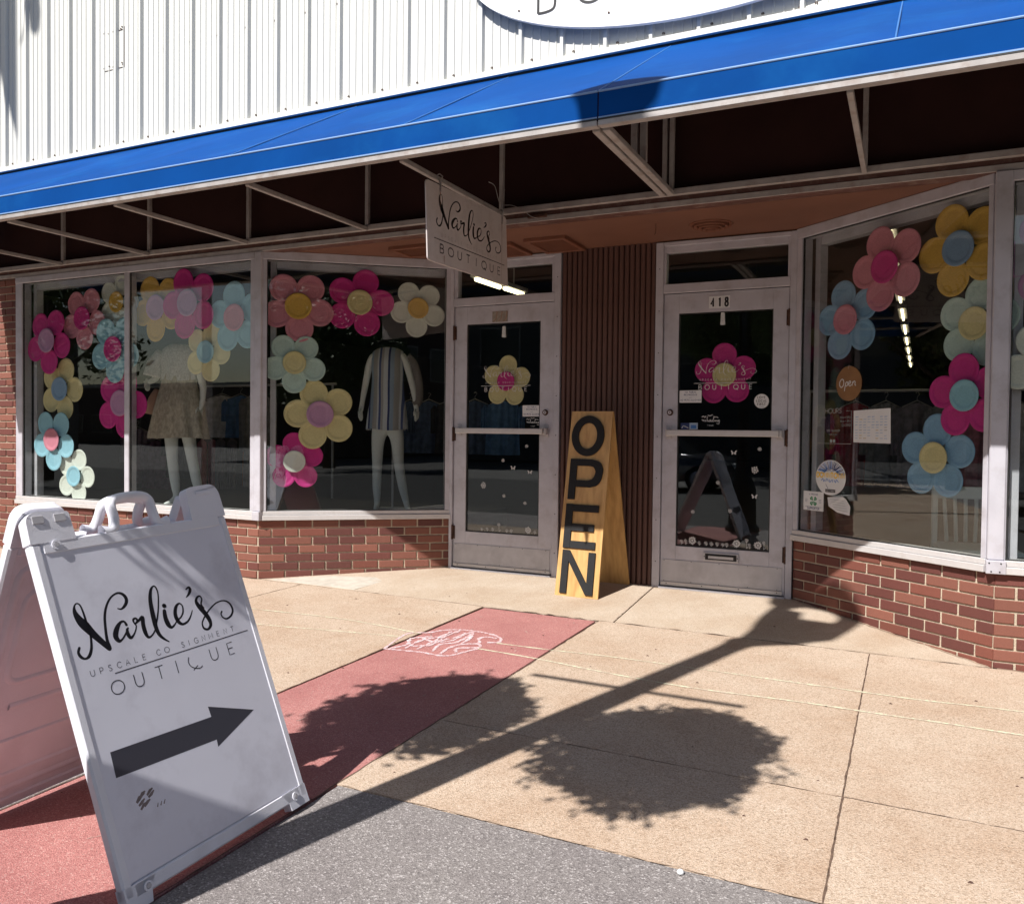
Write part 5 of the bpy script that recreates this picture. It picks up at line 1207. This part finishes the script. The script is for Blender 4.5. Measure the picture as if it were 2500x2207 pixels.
# beige-skirt mannequin
pose = {'L': {'leg': ([(-.08, 0, .78), (-.05, -.03, .45), (-.03, -.01, .22), (-.02, .0, .08), (-.05, -.06, .03), (-.08, -.13, .012)], [.078, .052, .048, .030, .026, .018]),
              'arm': ([(-.16, 0, 1.42), (-.20, .0, 1.30), (-.24, .02, 1.20), (-.26, -.02, 1.17), (-.28, -.06, 1.16)], [.055, .042, .036, .026, .024])},
        'R': {'leg': ([(.08, 0, .78), (.12, .02, .45), (.17, .02, .22), (.20, .03, .08), (.21, -.03, .03), (.22, -.1, .012)], [.078, .052, .048, .030, .026, .018]),
              'arm': ([(.16, 0, 1.42), (.20, .0, 1.30), (.23, .02, 1.12), (.235, .0, 1.0), (.22, -.03, .90)], [.055, .042, .034, .026, .026])}}
m1_ = mannequin('headless white mannequin in a white lace top and beige crinkled skirt behind the left window', (-1.55, .62, .472), math.radians(20), 0, pose)
sweep_cloth('lace_top', [(1.52, 0, 0, .08, .06), (1.48, 0, 0, .15, .085), (1.40, 0, 0, .175, .10), (1.28, 0, 0, .165, .11), (1.18, 0, 0, .17, .115)], 'lace', m1_, .05, 8, seed=4)
sweep_cloth('skirt', [(1.26, 0, 0, .155, .105), (1.12, 0, 0, .175, .12), (.98, 0, 0, .215, .15), (.80, 0, 0, .25, .17), (.64, 0, 0, .285, .19)], 'tancloth', m1_, .09, 9, seed=5)
m = MB(); m.tube(catmull([(-.16, 0, 1.44), (-.22, 0, 1.34), (-.25, .0, 1.22)], 5), [.06, .066, .07, .075, .08, .085, .088, .09, .092, .095, .095], 12); m.tube(catmull([(.16, 0, 1.44), (.21, 0, 1.34), (.23, .0, 1.24)], 5), [.06, .066, .07, .075, .08, .08, .08, .08, .082, .083, .083], 12); m.build('lace_sleeve', 'lace', m1_, smooth=True)
m = MB(); m.tube(catmull([(-.24, .06, 1.1), (-.27, .05, .98), (-.29, .04, .86)], 4), [.03, .04, .05, .06, .065, .07, .07, .072, .072], 8); m.build('peach_cloth', 'peach', m1_, smooth=True)

# garments on rails
GC = {'white': (.5, .48, .5), 'denim': (.06, .09, .17), 'rose': (.42, .16, .2), 'grey': (.22, .21, .22), 'black': (.03, .03, .035), 'rust': (.4, .15, .05), 'patterned': (.2, .17, .2), 'mauve': (.28, .14, .22), 'blue': (.08, .17, .35), 'red': (.3, .03, .04), 'lilac': (.36, .28, .4)}
for k, c in GC.items(): M['g_'+k] = mat(k+'_garment', tuple(min(.75, v*1.5) for v in c), .9, noise=.35, nscale=18, bump=.4, bscale=50)
def garment(c, w, h, pants, seed):
    rnd = random.Random(seed); n = 22; rows = 12; V = []; m_ = MB()
    def sheet(x0, x1, zt, zb, taper):
        V = []; 
        for side in (-1, 1):
            for j in range(rows+1):
                t = j/rows; z = zt+(zb-zt)*t
                for i in range(n+1):
                    s_ = i/n; ww = 1+taper*t; x = (x0+x1)/2+(s_-.5)*(x1-x0)*ww; sh = -.05*abs(s_-.5)*2*(1-t)
                    V.append((x, side*(.02+.02*t)*math.sin(PI*s_)+.018*t*math.sin(s_*17+seed)+.01*math.sin(s_*31+seed*2), z+sh))
        k = (rows+1)*(n+1)
        F = [(b+j*(n+1)+i, b+j*(n+1)+i+1, b+(j+1)*(n+1)+i+1, b+(j+1)*(n+1)+i) for b in (0, k) for j in range(rows) for i in range(n)]
        m_.add(V, F)
    if pants: sheet(-w*.5, -.01, 0, -h, .0); sheet(.01, w*.5, 0, -h, .0)
    else:
        sheet(-w*.5, w*.5, 0, -h, .15); sheet(-w*.72, -w*.46, -.05, -h*.62, 0); sheet(w*.46, w*.72, -.05, -h*.62, 0)
    return m_.mesh('cloth', 'g_'+c)
def hang_at(lab, x, y, z, c, w, h, pants=False, rz=0.0, seed=1, grp='clothes hanging inside the shop'):
    t = thing('garment', lab, 'garment', TR(x, y, z, rz), grp)
    o_ = link('cloth', garment(c, w, h, pants, seed), t); o_.data.polygons.foreach_set('use_smooth', [True]*len(o_.data.polygons))
    m_ = MB(); m_.tube([(-w*.42, 0, -.04), (0, 0, .02), (w*.42, 0, -.04)], .005, 6); m_.tube(catmull([(0, 0, .02), (0, 0, .05), (.02, 0, .075), (0, 0, .095), (-.015, 0, .08)], 4), .0025, 5)
    m_.build('hanger', 'steel', t, smooth=True); return t
rail = thing('clothes_rail', 'dark metal clothes rail behind the left window display', 'clothes rail', T((-2.6, 2.3, .05)))
m = MB(); m.cyl((-1.6, 0, 1.66), (1.6, 0, 1.66), .013, n=8)
for x in (-1.55, 1.55): m.cyl((x, 0, 0), (x, 0, 1.66), .013, n=8); m.box(x-.02, x+.02, -.25, .25, 0, .03, .004)
m.build('rail_frame', 'alu_dark', rail)
hang_at('white textured blouse hanging right of the beige skirt', -2.62, 2.25, 1.60, 'white', .36, .5, rz=.5, seed=1)
hang_at('blue top hanging behind the white blouse', -2.38, 2.3, 1.60, 'blue', .3, .5, rz=.9, seed=2)
hang_at('rust red long dress hanging near the window corner', -2.16, 2.3, 1.60, 'rust', .26, 1.05, rz=1.1, seed=3)
hang_at('grey long cardigan hanging nearest the window corner post', -2.02, 2.2, 1.60, 'grey', .3, 1.05, rz=1.0, seed=4)
hang_at('black patterned trousers hanging below the blouse', -2.75, 2.45, 1.10, 'patterned', .25, .62, True, .6, 5)
hang_at('rose trousers hanging low beside the patterned pair', -3.0, 2.4, 1.08, 'rose', .24, .6, True, .5, 6)
hang_at('mauve skirt hanging left of the beige skirted mannequin legs', -3.75, 2.3, 1.05, 'mauve', .4, .62, False, .2, 7)
hang_at('black lace dress hanging behind the beige skirt', -3.4, 2.3, 1.30, 'black', .3, .7, False, .2, 8)
hang_at('lilac blouse hanging low at the left behind the mullion', -4.2, 2.4, 1.20, 'lilac', .35, .7, False, .2, 9)
for i, (x, c) in enumerate(((-.35, 'denim'), (-.1, 'denim'), (.2, 'black'), (.5, 'denim'), (.85, 'blue'))):
    hang_at(('dark denim jacket leftmost behind the striped dress', 'dark denim jacket just left of the striped dress', 'black shirt behind the striped dress', 'dark denim jacket right of the striped dress', 'blue shirt near the left door behind the window')[i], x-.2, 3.1, 1.55, c, .34, .6, rz=.3, seed=20+i)
for i, (x, c) in enumerate(((4.25, 'red'), (4.5, 'grey'), (4.75, 'patterned'), (5.0, 'grey'), (5.25, 'rose'), (5.5, 'white'))):
    hang_at(('red garment furthest left in the right window', 'grey garment behind the poster in the right window', 'patterned garment behind the poster', 'grey garment left of the blue flower', 'rose garment behind the blue flower', 'white garment behind the chair')[i], x, 3.0, 1.5, c, .34, .75, rz=.6, seed=40+i)
rail2 = thing('clothes_rail', 'dark metal clothes rail deep inside the right window', 'clothes rail', T((5.0, 3.05, .05)))
m = MB(); m.cyl((-1.2, 0, 1.56), (1.2, 0, 1.56), .013, n=8)
for x in (-1.15, 1.15): m.cyl((x, 0, 0), (x, 0, 1.56), .013, n=8); m.box(x-.02, x+.02, -.25, .25, 0, .03, .004)
m.build('rail_frame', 'alu_dark', rail2)
# chair in the right window
cb = thing('slat_back_chair', 'pale painted slat back chair inside the right window', 'chair', TR(5.07, 1.05, .457, 0.12))
m = MB(); m.box(-.21, .21, -.015, .015, .34, .42, .006); m.build('top_rail', 'chairp', cb)
m = MB(); m.box(-.23, -.195, -.02, .02, 0, .43, .005); m.build('back_post', 'chairp', cb)
m = MB(); m.box(.195, .23, -.02, .02, 0, .43, .005); m.build('back_post', 'chairp', cb)
for i in range(6):
    x = -.15+i*.06; m = MB(); m.tube(catmull([(x*1.05, 0, .345), (x, -.015, .22), (x*.92, -.005, .06)], 4), [.012]*9, 6); m.build('slat', 'chairp', cb, smooth=True)
m = MB(); m.box(-.22, .22, -.42, .02, .02, .055, .008); m.build('seat', 'chairp', cb)
# fluorescent lights
def fluo(x, y, rz, lab, L_=1.15, z=2.9, tr=.026):
    t = thing('fluorescent_light', lab, 'ceiling light', TR(x, y, z, rz), 'fluorescent ceiling lights inside the shop')
    m_ = MB(); m_.box(-.06, .06, -L_/2, L_/2, .03, .08, .005); m_.cyl((0, 0, .08), (0, 0, 3.3-z), .008, n=6); m_.build('housing', 'alu_dark', t)
    m_ = MB(); m_.cyl((0, -L_/2+.03, .01), (0, L_/2-.03, .01), tr, n=10); m_.build('tube', 'tube', t, smooth=True)
    return t
fluo(.285, 3.42, -.03, 'lit fluorescent strip seen through the left door transom, nearer of the two', .62)
fluo(.325, 4.02, -.05, 'lit fluorescent strip seen through the left door transom, farther of the two', .52)
for i in range(9):
    y = 2.9+i*1.9
    fluo(4.50+i*.018, y, -.01, ('nearest', 'second', 'third', 'fourth', 'fifth', 'sixth', 'seventh', 'eighth', 'farthest')[i]+' lit fluorescent strip in the row seen through the right window', 1.2, 3.0, .017)
for i, (x, y) in enumerate(((-3.0, 2.4), (-1.0, 2.4), (.4, 2.2), (5.9, 2.2))):  # extra fixtures out of view, added to brighten mannequins and clothes
    fluo(x, y, PI/2, ('unseen fluorescent strip added to light the left end of the left window display', 'unseen fluorescent strip added to light the beige skirted mannequin display', 'unseen fluorescent strip added to light the striped dress display', 'unseen fluorescent strip added to light the right window display')[i], 1.5, 3.16, .034)

# ================================================================== STREET SIDE (casts the shadows and fills the reflections)
LP = thing('street_lamp', 'dark lamp post with lantern and two hanging flower baskets at the kerb', 'street lamp', T((2.697, -4.25, -.12)))
m = MB(); m.lathe([(.22, 0), (.22, .1), (.18, .14), (.17, .6), (.12, .75), (.095, .9), (.088, 1.2), (.072, 4.7), (.08, 4.85), (.10, 4.95), (.05, 5.1), (.01, 5.3)], 20)
smooth_shade(m.build('pole', 'blackm', LP))
m = MB(); m.cyl((-.53, 0, 3.58), (.53, 0, 3.58), .018, n=8); m.build('arm', 'blackm', LP)
m = MB(); m.lathe([(.12, 6.1), (.14, 6.16), (.19, 6.46), (.19, 6.50)], 16, off=(-.12, 0, 0)); smooth_shade(m.build('lantern', 'vinylg', LP))
m = MB(); m.lathe([(.20, 6.50), (.25, 6.52), (.20, 6.58), (.10, 6.66), (.03, 6.74), (.001, 6.80)], 16, off=(-.12, 0, 0)); smooth_shade(m.build('lantern_cap', 'blackm', LP))
m = MB()
m.tube(catmull([(0, 0, 4.85), (-.03, 0, 5.3), (-.09, 0, 5.7), (-.12, 0, 6.15)], 4), [.05]*5+[.065]*8, 10)
m.tube(catmull([(0, 0, 4.90), (.14, 0, 5.05), (.28, 0, 5.28), (.35, 0, 5.55), (.35, 0, 5.85), (.20, 0, 6.08), (-.06, 0, 6.16)], 4), [.06]*5+[.075]*20, 10)
m.poly([(-.05, 4.95), (.05, 4.90), (.40, 5.32), (.42, 5.62), (.10, 5.66), (.06, 5.84), (-.12, 5.9)], -.05, .05)
m.build('scroll_bracket', 'blackm', LP)
def leaf_ball(rx, rz, n, ls, seed, droop=0.0, spray=0):
    rnd = random.Random(seed); m_ = MB()
    sp = [(rnd.uniform(-1, 1), rnd.uniform(0, 2*PI), rnd.uniform(1.0, 1.22)) for _ in range(spray)]
    def leaf(p, l):
        a = Vector((rnd.gauss(0, 1), rnd.gauss(0, 1), rnd.gauss(0, 1))).normalized(); b = a.orthogonal().normalized()
        m_.add([p-a*l, p+b*l*.45, p+a*l, p-b*l*.45], [(0, 1, 2, 3)])
    for i in range(n):
        u = rnd.uniform(-1, 1); t = rnd.uniform(0, 2*PI); r = rnd.random()**.45; s_ = math.sqrt(1-u*u)
        lump = 1+.08*math.sin(3*t+seed)+.07*math.sin(5*t+2.1*seed+3*u)
        p = Vector((rx*r*s_*math.cos(t)*lump, rx*r*s_*math.sin(t)*lump, rz*r*u))
        if r > .85 and u < 0: p.z -= droop*rnd.random()
        leaf(p, ls*rnd.uniform(.6, 1.3))
    for u, t, ln in sp:      # loose sprays that stand out of the ball
        s_ = math.sqrt(1-u*u); d = Vector((rx*s_*math.cos(t), rx*s_*math.sin(t), rz*u)); side = d.orthogonal().normalized()*rnd.uniform(-.05, .05)
        for k in range(9):
            q = .8+(ln-.8)*k/8; leaf(d*q+side*(k/8)**2*1.5+Vector((0, 0, -.04*(k/8)**2))+Vector((rnd.gauss(0, .012), rnd.gauss(0, .012), rnd.gauss(0, .012))), ls*.8)
    return m_
for i, x in enumerate((2.155, 3.205)):
    t = thing('hanging_basket', ('left' if i == 0 else 'right')+' hanging flower basket on the lamp post arm', 'flower basket', T((x, -4.25, 2.66)), 'hanging baskets on the lamp post')
    leaf_ball(.43, .41, 7500, .034, 3+i*2, .08, 80).build('foliage', 'leaf', t)
    m = MB(); m.lathe([(.02, -.3), (.2, -.2), (.27, 0), (.27, .02)], 16); m.build('basket', 'rust', t)
    m = MB()
    for q in range(3): m.cyl((.25*math.cos(q*2.1), .25*math.sin(q*2.1), 0), (0, 0, .72), .006, n=5)
    m.build('chain', 'blackm', t)
# unseen pole and banner, made up to cast the wedge shadow on the siding
FPo = thing('shadow_banner_pole', 'unseen grey pole and tapering banner added to shade the siding at the far left', 'shadow caster', T((-4.87, -4.2, -.12)))
m = MB(); m.lathe([(.08, 0), (.055, 10.9), (.03, 11.2)], 14); m.build('pole', 'steel', FPo, smooth=True)
m = MB(); m.cyl((0, 0, 11.1), (1.12, 0, 11.1), .022, n=8); m.build('arm', 'steel', FPo)
m = MB(); m.poly([(.30, 11.08), (.30, 10.3), (.48, 9.64), (.74, 8.96), (.72, 11.08)], -.006, .006); m.build('banner', 'navy', FPo)  # outline cut to give the wedge shadow its slanting edge
m = MB(); m.tube(catmull([(1.0, 0, 11.1), (1.02, 0, 10.7), (.96, 0, 10.45), (.86, 0, 10.02), (.78, 0, 9.86)], 4), .014, 6); m.lathe([(.01, 9.95), (.07, 9.98), (.085, 10.1), (.06, 10.3), (.015, 10.42)], 10, off=(.99, 0, 0)); m.build('lantern', 'blackm', FPo)  # made-up hanging shape for the small shadow beside the wedge
# trees across and along the street
def tree(lab, x, y, h, r, seed):
    t = thing('street_tree', lab, 'tree', T((x, y, -.2)), 'street trees')
    m_ = MB(); rnd = random.Random(seed)
    m_.tube([(0, 0, 0), (.05, .02, h*.25), (0, .05, h*.5), (.1, 0, h*.8)], [.22, .17, .12, .05], 10)
    for k in range(7):
        a = rnd.uniform(0, 6.28); z = h*rnd.uniform(.3, .6); m_.tube([(0, 0, z), (r*.4*math.cos(a), r*.4*math.sin(a), z+h*.12), (r*.75*math.cos(a), r*.75*math.sin(a), z+h*.22)], [.08, .05, .02], 6)
    m_.build('trunk', 'bark', t, smooth=True)
    m_ = MB()
    for k in range(26):
        a = rnd.uniform(0, 6.28); rr = r*rnd.uniform(.1, .8); z = h*rnd.uniform(.38, .95); q = leaf_ball(r*.34, r*.28, 520, .11, seed*7+k)
        f = 1-abs(z/h-.62)*1.2
        m_.add([(v[0]+rr*f*math.cos(a), v[1]+rr*f*math.sin(a), v[2]+z) for v in q.v], q.f)
    m_.build('crown', 'treeleaf', t)
tree('broad street tree across the road to the left', -16.2, -9.6, 8.5, 3.3, 1)
tree('tall street tree across the road further left', -25.5, -14, 10, 4.2, 2)
tree('street tree on the near kerb down the street', -10.5, -3.6, 6.2, 2.0, 3)
tree('street tree across the road opposite the shop', 1.0, -24, 8, 3.2, 4)
tree('street tree across the road to the right', 16, -20, 8, 3.6, 5)
def far_building(lab, x0, x1, y0, y1, h, mtl, nwin, z0=1.0, zh=1.6):
    t = thing('far_building', lab, 'building', T(((x0+x1)/2, y1, -.2)), 'buildings across the street')
    cx, cy = (x0+x1)/2, y1
    MB().box(x0-cx, x1-cx, y0-cy, 0, 0, h).build('wall', mtl, t)
    MB().box(x0-cx-.2, x1-cx+.2, y0-cy-.2, .2, h, h+.35).build('cornice', 'kerb', t)
    for k in range(nwin):
        w = (x1-x0)/nwin; xa = x0-cx+w*(k+.18)
        f = MB(); f.box(xa-.08, xa+w*.64+.08, .01, .08, z0-.08, z0+zh+.08, .01); fo = f.build('window', 'kerb', t)
        MB().box(xa, xa+w*.64, .085, .10, z0, z0+zh).build('pane', 'farglass', fo)
far_building('long low brick building across the car park', -75, -28, -62, -50, 5.2, 'farbrick', 12)
far_building('dark two storey building straight across the street', -25, 4, -42, -30, 8.4, 'farpale', 9, 4.6, 1.9)
far_building('brick building across the street to the right', 5, 34, -46, -30, 8.0, 'farbrick', 8, 4.4, 1.9)
far_building('tall brick building at the end of the street', -75, -42, -30, 4, 7.5, 'farpale', 10)
# cars parked across the street
M['carp'] = mat('dark_car_paint', (0.03, 0.035, 0.05), 0.25, 0.3, coat=1.0)
M['cars'] = mat('silver_car_paint', (0.35, 0.36, 0.38), 0.25, 0.6, coat=1.0)
M['tyre'] = mat('tyre_rubber', (0.015, 0.015, 0.015), 0.8)
def car(lab, x, y, paint, rz):
    t = thing('parked_car', lab, 'car', TR(x, y, -.24, rz), 'cars parked across the street')
    def loft(prof, ws, name, mtl):
        V = []; n = len(prof)
        for s_ in (-1, 1):
            V += [(px, s_*w*.86, pz-.02*(k > 0)) for k, ((px, pz), w) in enumerate(zip(prof, ws))]
        V2 = [(px*.995, -w, pz*.97+.01) for (px, pz), w in zip(prof, ws)] + [(px*.995, w, pz*.97+.01) for (px, pz), w in zip(prof, ws)]
        V = [(p[0], -w*.9, p[1]) for p, w in zip(prof, ws)] + V2[:n] + V2[n:] + [(p[0], w*.9, p[1]) for p, w in zip(prof, ws)]
        n4 = n; F = []
        cx_ = sum(p[0] for p in prof)/n; cz_ = sum(p[1] for p in prof)/n
        V2 = []
        for i_, (s_, sc) in enumerate(((-1, .93), (-.96, 1.0), (.96, 1.0), (1, .93))):
            V2 += [(cx_+(p[0]-cx_)*sc, s_*w, cz_+(p[1]-cz_)*sc) for p, w in zip(prof, ws)]
        for r_ in range(3): F += [(r_*n+k, r_*n+(k+1) % n, (r_+1)*n+(k+1) % n, (r_+1)*n+k) for k in range(n)]
        F += [tuple(range(n))[::-1], tuple(range(3*n, 4*n))]
        o_ = MB().add(V2, F).build(name, mtl, t); smooth_shade(o_, 40); return o_
    body = catmull([(-2.25, .35), (-2.3, .62), (-2.2, .86), (-1.6, .95), (0, .97), (1.0, .96), (1.9, .84), (2.25, .68), (2.28, .40), (2.2, .28), (0, .24), (-2.1, .27), (-2.25, .35)], 3)[:-1]
    loft(body, [.9]*len(body), 'body', paint)
    cab = catmull([(-1.75, .93), (-1.35, 1.30), (-.9, 1.44), (0, 1.47), (.45, 1.40), (.85, 1.15), (1.15, .93)], 3); loft(cab, [.80]*len(cab), 'window_glass', 'farglass')
    loft([(-1.2, 1.40), (-.9, 1.455), (0, 1.485), (.42, 1.42), (.40, 1.38), (-1.15, 1.36)], [.74]*6, 'roof', paint)
    for wx in (-1.4, 1.42):
        for s_ in (-1, 1):
            m_ = MB(); m_.cyl((wx, s_*.70, .33), (wx, s_*.915, .33), .33, n=24); w_ = m_.build('wheel', 'tyre', t)
            m_ = MB(); m_.cyl((wx, s_*.916, .33), (wx, s_*.93, .33), .20, .17, n=16); m_.build('rim', 'alu', w_)
    for s_ in (-.62, .62):
        m_ = MB(); m_.box(2.20, 2.285, s_-.16, s_+.16, .60, .72, .02); m_.build('headlight', 'clip', t)
        m_ = MB(); m_.box(-2.31, -2.25, s_-.14, s_+.14, .68, .80, .02); m_.build('tail_light', 'g_red', t)
car('dark saloon parked across the street opposite the doors', -1.5, -14.6, 'carp', 0.0)
car('silver saloon parked across the street to the right', 6.5, -14.6, 'cars', 0.0)
